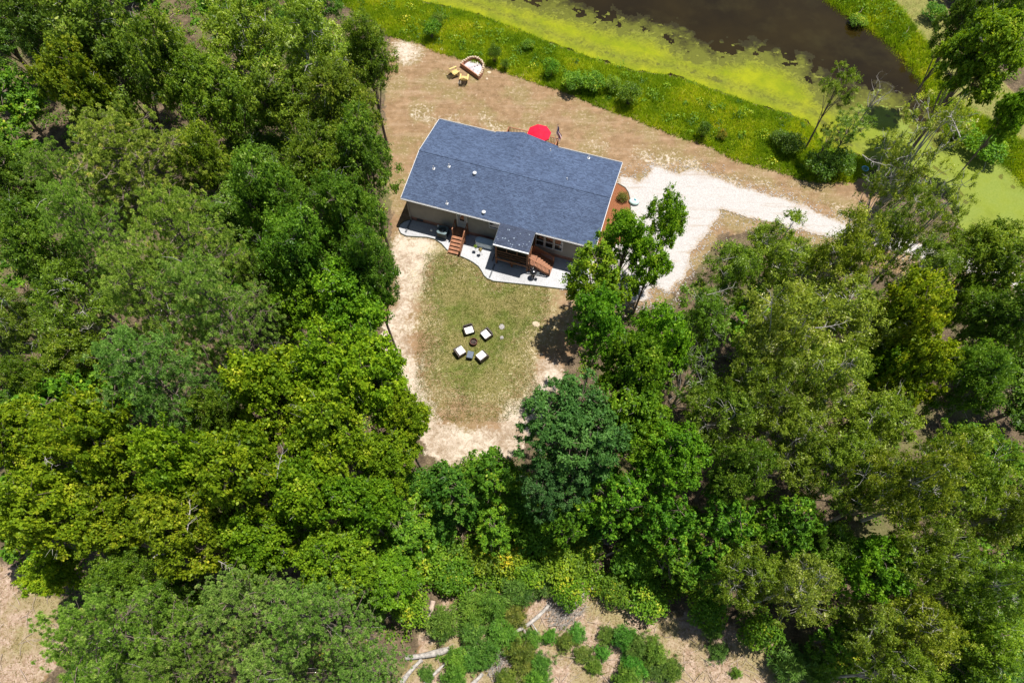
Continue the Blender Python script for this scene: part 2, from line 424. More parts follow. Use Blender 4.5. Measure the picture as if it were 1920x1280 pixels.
xs = np.concatenate([[-3000, -1200, -500, -250, -140, -100], np.arange(-80, 80.01, .4), [100, 140, 250, 500, 1200, 3000]])
ys = np.concatenate([[-3000, -1200, -500, -200, -90, -40, -20], np.arange(-8, 84.01, .4), [95, 120, 180, 300, 600, 1400, 3200]])
GX, GY = np.meshgrid(xs, ys); P = np.stack([GX.ravel(), GY.ravel()], 1)
nx, ny = len(xs), len(ys)
gi = np.arange(nx * ny).reshape(ny, nx)
quads = np.stack([gi[:-1, :-1], gi[:-1, 1:], gi[1:, 1:], gi[1:, :-1]], -1).reshape(-1, 4)
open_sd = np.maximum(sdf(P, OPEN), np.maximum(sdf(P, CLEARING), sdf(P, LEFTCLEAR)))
weed_sd = np.maximum(sdf(P, WEEDS), sdf(P, FARWEEDS)); mow_sd = sdf(P, MOW)
open_all = np.maximum(open_sd, np.maximum(weed_sd, mow_sd)); open_all = np.maximum(open_all, sdf(P, POND))
clear_sd = np.maximum(sdf(P, CLEARING), sdf(P, LEFTCLEAR))
sand_sd = np.max([sdf(P, q) for q in SAND], 0)
gz = land(P)
wob = (vnoise(P[:, 0] * .22, P[:, 1] * .22, 51, 4) - .5) * 7; wob2 = (vnoise(P[:, 0] * .3 + 9, P[:, 1] * .3, 52, 4) - .5) * 5
wood = open_all < -.5
gz = gz + np.where(wood, (vnoise(P[:, 0] * .4, P[:, 1] * .4, 3) - .5) * .25, (vnoise(P[:, 0] * .5, P[:, 1] * .5, 5) - .5) * .03 - .012)
def w(sd, width): return np.clip(.5 + sd / (2 * width), 0, 1)
sand_w = np.maximum(w(sdf(P, SAND[0]) + wob2 * .5, 1.6), np.max([w(sdf(P, q) + wob * .4, 2.2) * .66 for q in SAND[1:]], 0))
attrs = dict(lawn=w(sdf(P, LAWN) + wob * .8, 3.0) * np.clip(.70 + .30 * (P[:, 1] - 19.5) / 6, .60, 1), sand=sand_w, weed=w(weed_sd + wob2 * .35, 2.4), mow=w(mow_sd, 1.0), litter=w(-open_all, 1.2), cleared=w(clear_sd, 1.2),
             bank=w(sdf(P, POND) - 1.2, 1.2))

def ground_mat():
    t = NT('ground'); vec = t.co.outputs['Object']
    nf = t.noise(9, 6, .7); nm = t.noise(1.4, 5, .6); nl = t.noise(.33, 4, .55); ns = t.noise(3.6, 5, .65, dist=.6); nx_ = t.noise(26, 3, .7)
    def edge(name, noi, k=.9, lo=.46, hi=.54):
        return t.rng(t.math('ADD', t.attr(name), t.math('MULTIPLY', t.math('SUBTRACT', noi, .5), k)), lo, hi)
    # dry, trampled earth with bleached straw
    dry = t.mix(t.rng(nm, .35, .65), (.150, .091, .047), (.245, .157, .090))
    dry = t.mix(t.rng(nl, .44, .58, 0, .65), dry, (.150, .130, .045))
    mpd = t.n('ShaderNodeMapping'); mpd.inputs['Rotation'].default_value = (0, 0, math.radians(20)); mpd.inputs['Scale'].default_value = (.22, 1.5, 1)
    t.l(vec, mpd.inputs[0]); trk = t.noise(.8, 5, .7, mpd.outputs[0])
    dry = t.mix(t.rng(trk, .50, .66, 0, .55), dry, (.30, .215, .145))
    dry = t.mix(t.rng(trk, .34, .46, .4, 0), dry, (.13, .085, .048))
    dry = t.mix(t.rng(t.math('ADD', ns, t.math('MULTIPLY', nl, .35)), .72, .86, 0, .6), dry, (.38, .29, .21))
    dry = t.mix(t.rng(nf, .35, .65, 0, .35), dry, (.19, .125, .06))
    sand = t.mix(t.rng(t.math('ADD', t.math('MULTIPLY', t.noise(2.1, 7, .75, dist=1.2), .6), t.math('MULTIPLY', nl, .4)), .42, .55), (.22, .165, .115), (.45, .385, .315))
    sand = t.mix(t.rng(nf, .52, .68, 0, .5), sand, (.33, .22, .13))
    lawn = t.mix(t.rng(nm, .36, .62), (.068, .100, .014), (.130, .148, .030))
    lawn = t.mix(t.rng(nl, .45, .57, 0, .8), lawn, (.215, .165, .07))
    lawn = t.mix(t.rng(t.noise(2.6, 6, .75), .50, .60, 0, .6), lawn, (.23, .185, .085))
    lawn = t.mix(t.rng(nf, .35, .65, 0, .5), lawn, (.065, .085, .016))
    lawn = t.mix(t.rng(nx_, .60, .70, 0, .5), lawn, (.42, .36, .19))
    spk = t.math('ADD', t.noise(5.5, 3, .6, dist=1.5), t.math('MULTIPLY', t.math('SUBTRACT', .9, t.attr('lawn')), .35))
    lawn = t.mix(t.rng(spk, .64, .74, 0, .8), lawn, (.46, .38, .25))
    weed = t.mix(t.rng(nm, .35, .65), (.080, .120, .006), (.150, .170, .008))
    weed = t.mix(t.rng(nl, .42, .60, 0, .8), weed, (.22, .22, .012))
    weed = t.mix(t.rng(nf, .4, .65, 0, .5), weed, (.035, .075, .008))
    mow = t.mix(t.rng(nm, .35, .65), (.13, .14, .035), (.20, .18, .06))
    mow = t.mix(t.rng(nf, .35, .65, 0, .4), mow, (.14, .15, .035))
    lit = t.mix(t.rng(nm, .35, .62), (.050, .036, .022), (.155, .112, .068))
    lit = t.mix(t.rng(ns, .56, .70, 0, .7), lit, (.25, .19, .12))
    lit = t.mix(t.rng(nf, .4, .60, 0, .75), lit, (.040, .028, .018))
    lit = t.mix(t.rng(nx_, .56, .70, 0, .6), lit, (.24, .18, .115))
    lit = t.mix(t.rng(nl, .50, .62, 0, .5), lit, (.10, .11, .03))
    clr = t.mix(t.rng(ns, .35, .62), (.20, .135, .09), (.37, .285, .22))
    clr = t.mix(t.rng(nl, .46, .58, 0, .65), clr, (.17, .165, .05))
    clr = t.mix(t.rng(nf, .42, .65, 0, .6), clr, (.20, .12, .075))
    c = dry
    mixn = t.math('ADD', t.math('MULTIPLY', ns, .6), t.math('MULTIPLY', nl, .5)); mixn = t.math('SUBTRACT', mixn, .05)
    c = t.mix(t.math('MULTIPLY', edge('sand', mixn, 2.2, .38, .66), .88), c, sand)
    c = t.mix(t.math('MULTIPLY', edge('lawn', mixn, 2.0, .30, .70), .92), c, lawn)
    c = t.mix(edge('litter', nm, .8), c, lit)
    c = t.mix(edge('cleared', nm, .8), c, clr)
    c = t.mix(edge('mow', nm, .5), c, mow)
    c = t.mix(edge('weed', ns, .9, .42, .58), c, weed)
    c = t.mix(t.rng(t.attr('bank'), .95, 1.), c, (.05, .035, .018))
    h = t.math('ADD', t.math('MULTIPLY', nf, .7), t.math('MULTIPLY', ns, .6))
    h = t.math('ADD', h, t.math('MULTIPLY', nx_, .3))
    t.pbr(c, .95, normal=t.bump(h, .75, .09), spec=.15); return t.m
me = np_mesh('ground', np.column_stack([P, gz]), quads, 4, attrs, [ground_mat()], smooth=True)
tag(link('ground', me), kind='structure')

# pond water and the lime green algae floating along its shallow side
def cells(name, Q, step, z, mat, rough_edge=.5, seed=1, hole=None, keep=None, relief=0., edgef=None):
    x0, y0 = Q.min(0) - .5; x1, y1 = Q.max(0) + .5
    ax = np.arange(x0, x1, step); ay = np.arange(y0, y1, step)
    X, Y = np.meshgrid(ax, ay); n1, n2 = X.shape
    PP = np.stack([X.ravel(), Y.ravel()], 1)
    s = sdf(PP, Q)
    s = s + (vnoise(PP[:, 0] * 1.1, PP[:, 1] * 1.1, seed, 4) - .5) * 2 * rough_edge
    idx = np.arange(n1 * n2).reshape(n1, n2)
    q = np.stack([idx[:-1, :-1], idx[:-1, 1:], idx[1:, 1:], idx[1:, :-1]], -1).reshape(-1, 4)
    ok = s > 0
    if hole is not None: ok &= ~hole(PP, s)
    if keep is not None: ok |= keep(PP, s)
    q = q[ok[q].sum(1) >= 3]
    used = np.unique(q); rem = np.full(n1 * n2, -1); rem[used] = np.arange(len(used))
    zz = np.full(len(used), z) + (vnoise(PP[used, 0] * 3, PP[used, 1] * 3, seed + 9) - .5) * relief
    jit = (np.random.RandomState(seed).rand(len(used), 2) - .5) * step * .5
    me = np_mesh(name, np.column_stack([PP[used] + jit, zz]), rem[q], 4, dict(edge=np.clip(s[used] / 2.5, 0, 1) if edgef is None else edgef(PP[used], s[used])), [mat], smooth=True)
    return link(name, me)
def water_mat():
    t = NT('pond_water')
    c = t.mix(t.rng(t.noise(.12, 4), .35, .65), (.010, .0065, .0015), (.018, .012, .0025))
    c = t.mix(t.rng(t.noise(.16, 4, .6), .50, .72, 0, .5), c, (.035, .028, .008))
    t.pbr(c, .05, normal=t.bump(t.noise(2.2, 4), .05, .03), spec=.14); return t.m
mb = MB(); q = POND; c0 = q.mean(0)
grow = [tuple(c0 + (p - c0) * 1.0) for p in q]
x0, y0 = q.min(0) - 2; x1, y1 = q.max(0) + 2
mb.add([(x0, y0, WATER_Z), (x1, y0, WATER_Z), (x1, y1, WATER_Z), (x0, y1, WATER_Z)], [(0, 1, 2, 3)])
tag(mb.build('water', water_mat()), kind='structure')
def algae_mat():
    t = NT('algae'); nm = t.noise(.5, 5, .6); nf = t.noise(7, 5, .7); ns = t.noise(2.2, 6, .7, dist=1.2)
    c = t.mix(t.rng(nm, .38, .62), (.125, .150, .002), (.195, .205, .003))
    c = t.mix(t.rng(nf, .4, .66, 0, .35), c, (.10, .14, .003))
    e = t.rng(t.math('ADD', t.attr('edge'), t.math('MULTIPLY', t.math('SUBTRACT', ns, .5), 1.1)), .15, .95)
    rim = t.mix(t.rng(ns, .42, .58), (.060, .062, .009), (.125, .13, .02))
    c = t.mix(e, rim, c)
    sx = t.n('ShaderNodeSeparateXYZ'); t.l(t.co.outputs['Object'], sx.inputs[0])
    far = t.rng(sx.outputs[0], 31, 36)                    # duller film in the narrow arm of the pond
    c = t.mix(t.math('MULTIPLY', far, t.rng(nm, .35, .6, .5, .95)), c, t.mix(t.rng(nf, .3, .7), (.11, .15, .02), (.16, .19, .035)))
    t.pbr(c, .8, normal=t.bump(t.math('ADD', ns, nf), .3, .03), spec=.12); return t.m
def film_mat():
    t = NT('algae_film'); ns = t.noise(1.6, 6, .7, dist=.8); nf = t.noise(8, 4, .7)
    c = t.mix(t.rng(t.math('ADD', t.attr('edge'), t.math('MULTIPLY', t.math('SUBTRACT', ns, .5), 1.6)), .2, .9), (.018, .014, .003), (.085, .090, .010))
    c = t.mix(t.rng(nf, .5, .7, 0, .4), c, (.03, .03, .006)); t.pbr(c, .35, spec=.14); return t.m
o = cells('algae_film', LIME, .2, WATER_Z + .008, film_mat(), 1.6, 14, keep=lambda p, s: (s > -2.6) & (sdf(p, POND) > .3) & (vnoise(p[:, 0] * .8, p[:, 1] * .8, 31, 4) > .42), edgef=lambda p, s: np.clip((s + 2.6) / 3.2, 0, 1))
tag(o, 'thin olive film of algae at the edge of the open pond water', 'algae', kind='stuff')
o = cells('algae_mat', LIME, .13, WATER_Z + .02, algae_mat(), .55, 4,
          hole=lambda p, s: (s < 1.6) & (sdf(p, POND) > 1.2) & (vnoise(p[:, 0] * 1.6, p[:, 1] * 1.6, 21, 4) > .50 + .12 * s) | ((s < .9) & (sdf(p, POND) > 1.2) & (vnoise(p[:, 0] * 4, p[:, 1] * 4, 22, 3) > .5)),
          keep=lambda p, s: (s > -1.5) & (sdf(p, POND) > .8) & (vnoise(p[:, 0] * 2.2, p[:, 1] * 2.2, 23, 3) > .66 - .0 * s), relief=.02,
          edgef=lambda p, s: np.clip(np.maximum(s / 3.0, 1 - sdf(p, POND) / 2.5), 0, 1))
tag(o, 'bright lime green algae floating along the near shore of the pond', 'algae', kind='stuff')

# white gravel drive and patio
def gravel_mat(name, a, b, d):
    t = NT(name); v = t.n('ShaderNodeTexVoronoi'); v.inputs['Scale'].default_value = 14; t.l(t.co.outputs['Object'], v.inputs['Vector'])
    c = t.mix(v.outputs['Color'], a, b)
    c = t.mix(t.rng(t.noise(16, 3, .7), .56, .72, 0, .45), c, d)
    c = t.mix(t.rng(t.noise(.5, 4, .6), .45, .7, 0, .35), c, tuple(x * .85 for x in d))
    t.pbr(c, .9, normal=t.bump(v.outputs['Distance'], .6, .03), spec=.2); return t.m
M['gravel'] = gravel_mat('white_gravel', (.26, .24, .22), (.36, .34, .32), (.2, .17, .15))
M['patio_gravel'] = gravel_mat('patio_gravel', (.30, .30, .305), (.40, .40, .415), (.21, .205, .21))
def drive_mat():
    t = NT('drive_gravel'); v = t.n('ShaderNodeTexVoronoi'); v.inputs['Scale'].default_value = 14; t.l(t.co.outputs['Object'], v.inputs['Vector'])
    c = t.mix(v.outputs['Color'], (.28, .26, .243), (.395, .373, .355))
    c = t.mix(t.rng(t.noise(16, 3, .7), .56, .72, 0, .4), c, (.26, .215, .18))
    mp = t.n('ShaderNodeMapping'); mp.inputs['Rotation'].default_value = (0, 0, math.radians(20)); mp.inputs['Scale'].default_value = (.25, 1.8, 1)
    t.l(t.co.outputs['Object'], mp.inputs[0])
    c = t.mix(t.rng(t.noise(.9, 5, .65, mp.outputs[0]), .54, .68, 0, .6), c, (.25, .195, .145))
    e = t.rng(t.math('ADD', t.attr('edge'), t.math('MULTIPLY', t.math('SUBTRACT', t.noise(5, 4), .5), .5)), .0, .14)
    c = t.mix(e, (.26, .20, .14), c)
    t.pbr(c, .9, normal=t.bump(v.outputs['Distance'], .6, .03), spec=.2); return t.m
o = cells('driveway', DRIVE, .14, .03, drive_mat(), .38, 7)
tag(o, kind='structure')
rs = np.random.RandomState(11)
def scatter_chips(name, Q, n, band, mat, label, seed):
    rs = np.random.RandomState(seed); x0, y0 = Q.min(0) - band; x1, y1 = Q.max(0) + band
    p = rs.rand(n * 30, 2) * [x1 - x0, y1 - y0] + [x0, y0]; s = sdf(p, Q)
    keep = (s < .35) & (rs.rand(len(p)) < np.exp(s / (band * .35))) & (s > -band); p = p[keep][:n]
    r = .03 + .05 * rs.rand(len(p)); a = rs.rand(len(p)) * 6.28; V = []; 
    z = land(p)
    for k in range(4):
        V.append(np.column_stack([p[:, 0] + r * np.cos(a + k * 1.57), p[:, 1] + r * np.sin(a + k * 1.57) * .8, z + .02]))
    V.append(np.column_stack([p, z + .02 + r * .7]))
    V = np.stack(V, 1).reshape(-1, 3); b = np.arange(len(p))[:, None] * 5
    F = np.concatenate([b + [0, 1, 4], b + [1, 2, 4], b + [2, 3, 4], b + [3, 0, 4]])
    o = link(name, np_mesh(name, V, F, 3, None, [mat])); return tag(o, label, 'gravel', kind='stuff')
scatter_chips('loose_gravel', DRIVE, 5000, 1.6, M['gravel'], 'loose white gravel strewn beside the driveway edge', 3)

# ------------------------------------------------------------------ the house (its own axes: u along the eaves, v towards the pond)
HC = (.106, 38.69); HTH = math.radians(-17.507)
def hw(u, v, z=0.0):
    c, s = math.cos(HTH), math.sin(HTH)
    return (HC[0] + u * c - v * s, HC[1] + u * s + v * c, z)
house = thing('house', 'long single storey taupe house with a low slate blue shingle roof and white eaves', 'house', (HC[0], HC[1], 0), HTH)
HL, HW, EZ, RZ = 16.93, 9.30, 3.30, 4.22
u0, u1 = -HL / 2, HL / 2; wl, wr, wf, wb = u0 + .32, u1 - .32, -4.35, 4.33
# brick skirt, clapboard walls, gables
MB().box(wl + .03, wr - .03, wf + .03, wb - .03, -.3, .58).build('foundation', M['brick'], house)
def clap(face, a, b, z0, z1, off):
    """lapped boards: every course leans out 18 mm at its foot"""
    m = MB(); n = max(1, int(round((z1 - z0) / .18)))
    for i in range(n):
        za = z0 + (z1 - z0) * i / n; zb = z0 + (z1 - z0) * (i + 1) / n
        o1, o2 = .022, .004
        if face == 'f': vs = [(a, off - o1, za), (b, off - o1, za), (b, off - o2, zb), (a, off - o2, zb), (a, off, za), (b, off, za)]
        if face == 'b': vs = [(b, off + o1, za), (a, off + o1, za), (a, off + o2, zb), (b, off + o2, zb), (b, off, za), (a, off, za)]
        if face == 'l': vs = [(off - o1, b, za), (off - o1, a, za), (off - o2, a, zb), (off - o2, b, zb), (off, b, za), (off, a, za)]
        if face == 'r': vs = [(off + o1, a, za), (off + o1, b, za), (off + o2, b, zb), (off + o2, a, zb), (off, a, za), (off, b, za)]
        m.add(vs, [(0, 1, 2, 3), (4, 5, 1, 0)])
    return m
core = MB().box(wl + .01, wr - .01, wf + .01, wb - .01, .56, EZ - .12)
def gable_pts(x): return [(x, wf, EZ - .14), (x, wb, EZ - .14), (x, 0, RZ - .12)]
g = MB(); g.add([(wl, *p[1:]) for p in gable_pts(wl)] + [(wl + .1, *p[1:]) for p in gable_pts(wl)], [(0, 2, 1), (3, 4, 5), (0, 1, 4, 3)])
g.build('gable_wall', M['siding'], house); g = MB()
g.add([(wr, *p[1:]) for p in gable_pts(wr)] + [(wr - .1, *p[1:]) for p in gable_pts(wr)], [(0, 1, 2), (5, 4, 3), (3, 4, 1, 0)])
core.build('wall_core', M['siding'], house)
clap('f', wl, wr, .56, EZ - .10, wf).build('front_wall', M['siding'], house)
clap('b', wl, wr, .56, EZ - .10, wb).build('rear_wall', M['siding'], house)
clap('l', wf, wb, .56, EZ - .14, wl).build('side_wall', M['siding'], house)
clap('r', wf, wb, .56, EZ - .14, wr).build('side_wall', M['siding'], house)
g.build('gable_wall', M['siding'], house)
for (x, y) in ((wl, wf), (wr, wf), (wl, wb), (wr, wb)):
    MB().box(x - .05, x + .05, y - .05, y + .05, .5, EZ - .12).build('corner_board', M['siding'], house)
# roof: courses of shingles as shallow steps
def slope(uA, uB, v_e, z_e, v_r, z_r, n, lip=.010, thick=.05):
    m = MB()
    for i in range(n):
        t0, t1 = i / n, (i + 1) / n
        va, vb = v_e + (v_r - v_e) * t0, v_e + (v_r - v_e) * t1
        za, zb = z_e + (z_r - z_e) * t0, z_e + (z_r - z_e) * t1
        m.add([(uA, va, za + lip), (uB, va, za + lip), (uB, vb, zb), (uA, vb, zb), (uA, va, za), (uB, va, za)],
              [(0, 1, 2, 3) if v_r > v_e else (3, 2, 1, 0), (4, 5, 1, 0) if v_r > v_e else (0, 1, 5, 4)])
    s = 1 if v_r > v_e else -1
    m.add([(uA, v_e, z_e - thick), (uB, v_e, z_e - thick), (uB, v_r, z_r - thick), (uA, v_r, z_r - thick), (uA, v_e, z_e), (uB, v_e, z_e), (uB, v_r, z_r), (uA, v_r, z_r)],
          [(3, 2, 1, 0), (0, 1, 5, 4), (0, 4, 7, 3), (1, 2, 6, 5)])
    return m
VE = HW / 2
slope(u0, u1, -VE, EZ, 0, RZ, 33).build('front_roof_slope', M['shingle'], house)
slope(u0, u1, VE, EZ, 0, RZ, 33).build('rear_roof_slope', M['shingle'], house)
MB().bar((u0, 0, RZ + .012), (u1, 0, RZ + .012), .24, .010).build('ridge_cap', M['shingle'], house)
# reverse gable over the pond side deck
gu0, gu1, guc = -3.1, 2.7, -.55; GZ = 4.0; gv1 = VE + .12
gb = MB()
for sgn, ue in ((-1, gu0), (1, gu1)):
    n = 18
    for i in range(n):
        t0, t1 = i / n, (i + 1) / n
        ua, ub = ue + (guc - ue) * t0, ue + (guc - ue) * t1
        za, zb = EZ + .03 + (GZ - EZ) * t0, EZ + .03 + (GZ - EZ) * t1
        def back(z): return max(.2, VE - (z - EZ) / (RZ - EZ) * VE)   # where it dies into the main slope
        f = [(ua, gv1, za + .01), (ub, gv1, zb), (ub, back(zb) - .1, zb), (ua, back(za) - .1, za + .01)]
        gb.add(f, [(3, 2, 1, 0) if sgn < 0 else (0, 1, 2, 3)])
gb.build('rear_gable_roof', M['shingle'], house)
MB().add([(gu0 + .05, VE + .06, EZ - .02), (gu1 - .05, VE + .06, EZ - .02), (guc, VE + .06, GZ - .02)], [(0, 1, 2), (2, 1, 0)]).build('rear_gable_wall', M['siding'], house)
# white trim: gutters at the eaves, rake boards on the gables, soffits
def gutter(a, b, v, sgn):
    m = MB(); prof = [(0, -.02), (0, -.14), (.06, -.155), (.11, -.12), (.125, -.005), (.10, -.005), (.09, -.10), (.05, -.13), (.02, -.12), (.02, -.02)]
    vs = [(x, v + sgn * p[0], EZ + p[1]) for x in (a, b) for p in prof]; n = len(prof)
    m.add(vs, [(i, (i + 1) % n, (i + 1) % n + n, i + n) for i in range(n)] + [tuple(range(n - 1, -1, -1)), tuple(range(n, 2 * n))]); return m
gutter(u0, .40, -VE, -1).build('gutter', M['white_trim'], house)
gutter(3.40, u1, -VE, -1).build('gutter', M['white_trim'], house)
gutter(.44, 3.36, -VE, -1).build('gutter', M['white_trim'], house, loc=(0, .03, .05))
gutter(u0, gu0 - .05, VE, 1).build('gutter', M['white_trim'], house)
gutter(gu1 + .05, u1, VE, 1).build('gutter', M['white_trim'], house)
for x, d in ((u0 - .015, 0), (u1 + .015, 0)):
    for s in (-1, 1):
        MB().bar((x, s * VE, EZ - .055), (x, 0, RZ - .055), .035, .15).build('rake_board', M['white_trim'], house)
MB().box(u0 + .02, u1 - .02, -VE + .02, wf + .0, EZ - .16, EZ - .13).build('soffit', M['white_trim'], house)
MB().box(u0 + .02, u1 - .02, wb, VE - .02, EZ - .16, EZ - .13).build('soffit', M['white_trim'], house)
# downspouts with the dark drain pipes running out over the gravel
for u in (wl + .07, ):
    m = MB().bar((u, wf - .07, EZ - .15), (u, wf - .07, .12), .08, .07, (0, 1, 0)); m.build('downspout', M['siding'], house)
    d = thing('drain_pipe', 'dark grey flat drain pipe on the white gravel at the house left corner', 'drain pipe', hw(u, wf - .1, 0), HTH)
    MB().box(-.07, .07, -1.35, 0.0, .035, .13).build('pipe', M['grey_drain'], d)
d = thing('drain_pipe', 'dark grey flat drain pipe on the gravel by the porch front left post', 'drain pipe', hw(.42, -6.62, 0), HTH)
MB().box(-.06, .06, -1.4, 0.0, .035, .13).build('pipe', M['grey_drain'], d)
# roof vents
def on_roof(u, v): return RZ - abs(v) / VE * (RZ - EZ)
for (px, py, kind) in ((813, 315, 0), (842, 311, 0), (890, 325, 1), (838, 380, 0), (907, 398, 1), (1032, 281, 2), (1104, 295, 0), (1063, 335, 2)):
    x, y = at(px, py, 3.95)
    for _ in range(3):
        dx, dy = x - HC[0], y - HC[1]; c, s = math.cos(HTH), math.sin(HTH); u, v = dx * c + dy * s, -dx * s + dy * c
        x, y = at(px, py, on_roof(u, v) + .1)
    z = on_roof(u, v)
    if kind == 1: m = MB().lathe([(.17, -.02), (.17, .05), (.10, .08), (.10, .16), (.20, .17), (.21, .22), (.12, .30), (.02, .32)], 14)
    elif kind == 0: m = MB().box(-.13, .13, -.15, .15, -.03, .03).lathe([(.09, .02), (.055, .12), (.05, .42), (.035, .42), (.035, .36)], 10)
    else: m = MB().lathe([(.09, -.02), (.07, .06), (.045, .10), (.045, .26), (.03, .26)], 10)
    m.build('roof_vent', M['white_trim'], house, loc=(u, v, z)).scale = (.8, .8, .8)
# windows and door in the front wall
def window(uA, uB, zA, zB, v, sgn=-1, split=True, name='window'):
    f = MB(); t = .07; o = sgn * .05; y0, y1 = sorted((v + sgn * .02, v + sgn * .09))
    for (a, b, c, d) in ((uA, uB, zB - t, zB), (uA, uB, zA, zA + t), (uA, uA + t, zA + t, zB - t), (uB - t, uB, zA + t, zB - t)):
        f.box(a, b, y0, y1, c, d)
    if split: zm = (zA + zB) / 2; f.box(uA + t, uB - t, y0 + .01, y1 - .01, zm - .03, zm + .03)
    fr = f.build(name, M['white_trim'], house)
    zs = [(zA + t, (zA + zB) / 2 - .03), ((zA + zB) / 2 + .03, zB - t)] if split else [(zA + t, zB - t)]
    for (a, b) in zs:
        y = v + sgn * .035; MB().box(uA + t, uB - t, min(y, y + .006), max(y, y + .006), a, b).build('pane', M['glass'], fr)
    return fr
for k in range(3): window(3.36 + k * .80, 3.36 + k * .80 + .77, 1.22, 2.78, wf)
window(-.75, .30, 1.98, 2.80, wf, split=False)
window(-6.8, -5.9, 1.3, 2.7, wb, 1); window(-4.9, -4.0, 1.3, 2.7, wb, 1); window(4.2, 5.1, 1.3, 2.7, wb, 1); window(6.2, 7.1, 1.3, 2.7, wb, 1)
dr = MB(); du0, du1, dz0, dz1 = -3.66, -2.70, .95, 3.02
for b in ((du0, du0 + .09, dz0, dz1), (du1 - .09, du1, dz0, dz1), (du0 + .09, du1 - .09, dz1 - .09, dz1)): dr.box(b[0], b[1], wf - .10, wf - .02, b[2], b[3])
dr = dr.build('door_frame', M['white_trim'], house)
MB().box(du0 + .09, du1 - .09, wf - .06, wf - .03, dz0, dz1 - .09).build('door', M['door_grey'], dr)
MB().box(du0 + .28, du1 - .28, wf - .068, wf - .062, 1.9, 2.75).build('door_pane', M['glass'], dr)
MB().box(du0 + .09, du1 - .09, wf - .075, wf - .061, dz0 + .02, dz0 + .35).build('kick_plate', M['door_white'], dr)
MB().lathe([(.03, 0), (.035, .02), (.02, .05)], 8).build('handle', M['chrome'], dr, loc=(du1 - .16, wf - .07, 1.9), rot=(math.pi / 2, 0, 0))
MB().box(-7.55, -6.95, wf - .0, wf + .02, .16, .44).build('crawl_vent', M['dark_metal'], house)
MB().box(wr - 1.4, wr - .8, wf - .0, wf + .02, .16, .44).build('crawl_vent', M['dark_metal'], house)

# ------------------------------------------------------------------ gravel patio with its edging, mulch bed
PATIO = [(-8.10, -4.35), (-8.62, -4.72), (-8.85, -5.15), (-8.80, -5.62), (-8.42, -6.02), (-7.88, -6.14), (-6.9, -5.92), (-6.1, -5.72), (-5.4, -5.70), (-4.64, -5.98), (-3.97, -6.45), (-2.77, -6.68),
         (-1.8, -6.86), (-1.35, -7.0), (-.85, -7.22), (-.44, -7.58), (-.1, -7.95), (.25, -8.15), (.84, -8.24), (2.39, -7.96), (4.17, -7.62), (5.96, -7.33), (8.6, -6.9), (8.6, -4.3)]
pat = [hw(u, v)[:2] for u, v in PATIO]
mp_ = MB().prism(pat, .0, .05); tag(mp_.build('patio', M['patio_gravel']), kind='structure')
ed = MB(); rim = PATIO[:-1]
for i in range(len(rim) - 1):
    a = hw(*rim[i], .03); b = hw(*rim[i + 1], .03); ed.bar(a, b, .05, .12)
tag(ed.build('garden_edging', M['edging']), 'thin dark edging strip curving round the white gravel patio', 'edging')
bed = [at(*p) for p in [(1150, 343), (1158, 345), (1165, 349), (1172, 353), (1178, 362), (1181, 374), (1182, 392), (1181, 420), (1176, 450), (1120, 470), (1110, 440)]]
def mulch():
    t = NT('mulch'); n = t.noise(14, 5, .7); c = t.mix(t.rng(n, .35, .65), (.11, .040, .018), (.25, .105, .05))
    t.pbr(c, .95, normal=t.bump(n, .8, .05), spec=.1); return t.m
tag(MB().prism(bed, .0, .075).build('mulch_bed', mulch()), kind='structure')
ed = MB()
for a, b in zip(bed[1:8], bed[2:9]): ed.bar((*a, .06), (*b, .06), .06, .14)
tag(ed.build('garden_edging', M['edging']), 'short dark edging strip round the orange mulch bed at the gable end', 'edging')

# ------------------------------------------------------------------ covered porch with its side stairs
porch = thing('covered_porch', 'brown timber screened porch with a small slate roof standing out from the front wall', 'porch', hw(0, 0, 0), HTH)
pu0, pu1, pv0, pv1 = .52, 3.26, -6.40, wf - .03; FZ = .95
W = M['stained_wood']
for (x, y) in ((pu0, pv0), (pu1, pv0), (pu0, pv1 - .06), (pu1, pv1 - .06)):
    MB().box(x - .07, x + .07, y - .07, y + .07, 0.02, 2.88 if y < -6 else 3.1).build('post', W, porch)
MB().box((pu0 + pu1) / 2 - .06, (pu0 + pu1) / 2 + .06, pv0 - .06, pv0 + .06, .02, FZ - .2).build('post', W, porch)
nb = 14
pb = MB().box(pu0 - .07, pu1 + .07, -.065, .065, 0, .035).mesh('floor_board', W)
for i in range(nb):
    link('floor_board', pb, porch, (0, pv0 + (pv1 - pv0) * (i + .5) / nb, FZ))
for (a, b) in (((pu0, pv0 - .09), (pu1, pv0 - .09)),): MB().box(a[0] - .08, b[0] + .08, a[1] - .03, a[1] + .02, FZ - .20, FZ - .01).build('rim_joist', W, porch)
MB().box(pu0 - .11, pu0 - .07, pv0, pv1, FZ - .2, FZ - .01).build('rim_joist', W, porch); MB().box(pu1 + .07, pu1 + .11, pv0, pv1, FZ - .2, FZ - .01).build('rim_joist', W, porch)
cu = (pu0 + pu1) / 2
for s in (-1, 1):   # curved knee braces under the floor
    pts = [(cu + s * (.05 + .55 * (1 - math.cos(t))), pv0 - .03, .28 + .50 * math.sin(t)) for t in [i * math.pi / 2 / 6 for i in range(7)]]
    m = MB()
    for a, b in zip(pts[:-1], pts[1:]): m.bar(a, b, .05, .12, (0, 1, 0))
    m.build('brace', W, porch)
for z, h in ((1.98, .07), (1.62, .04), (1.30, .04)):
    MB().box(pu0 + .07, pu1 - .07, pv0 - .05, pv0 + .03, z - h, z).build('rail', W, porch)
    MB().box(pu0 - .04, pu0 + .03, pv0 + .07, pv1 - .13, z - h, z).build('rail', W, porch)
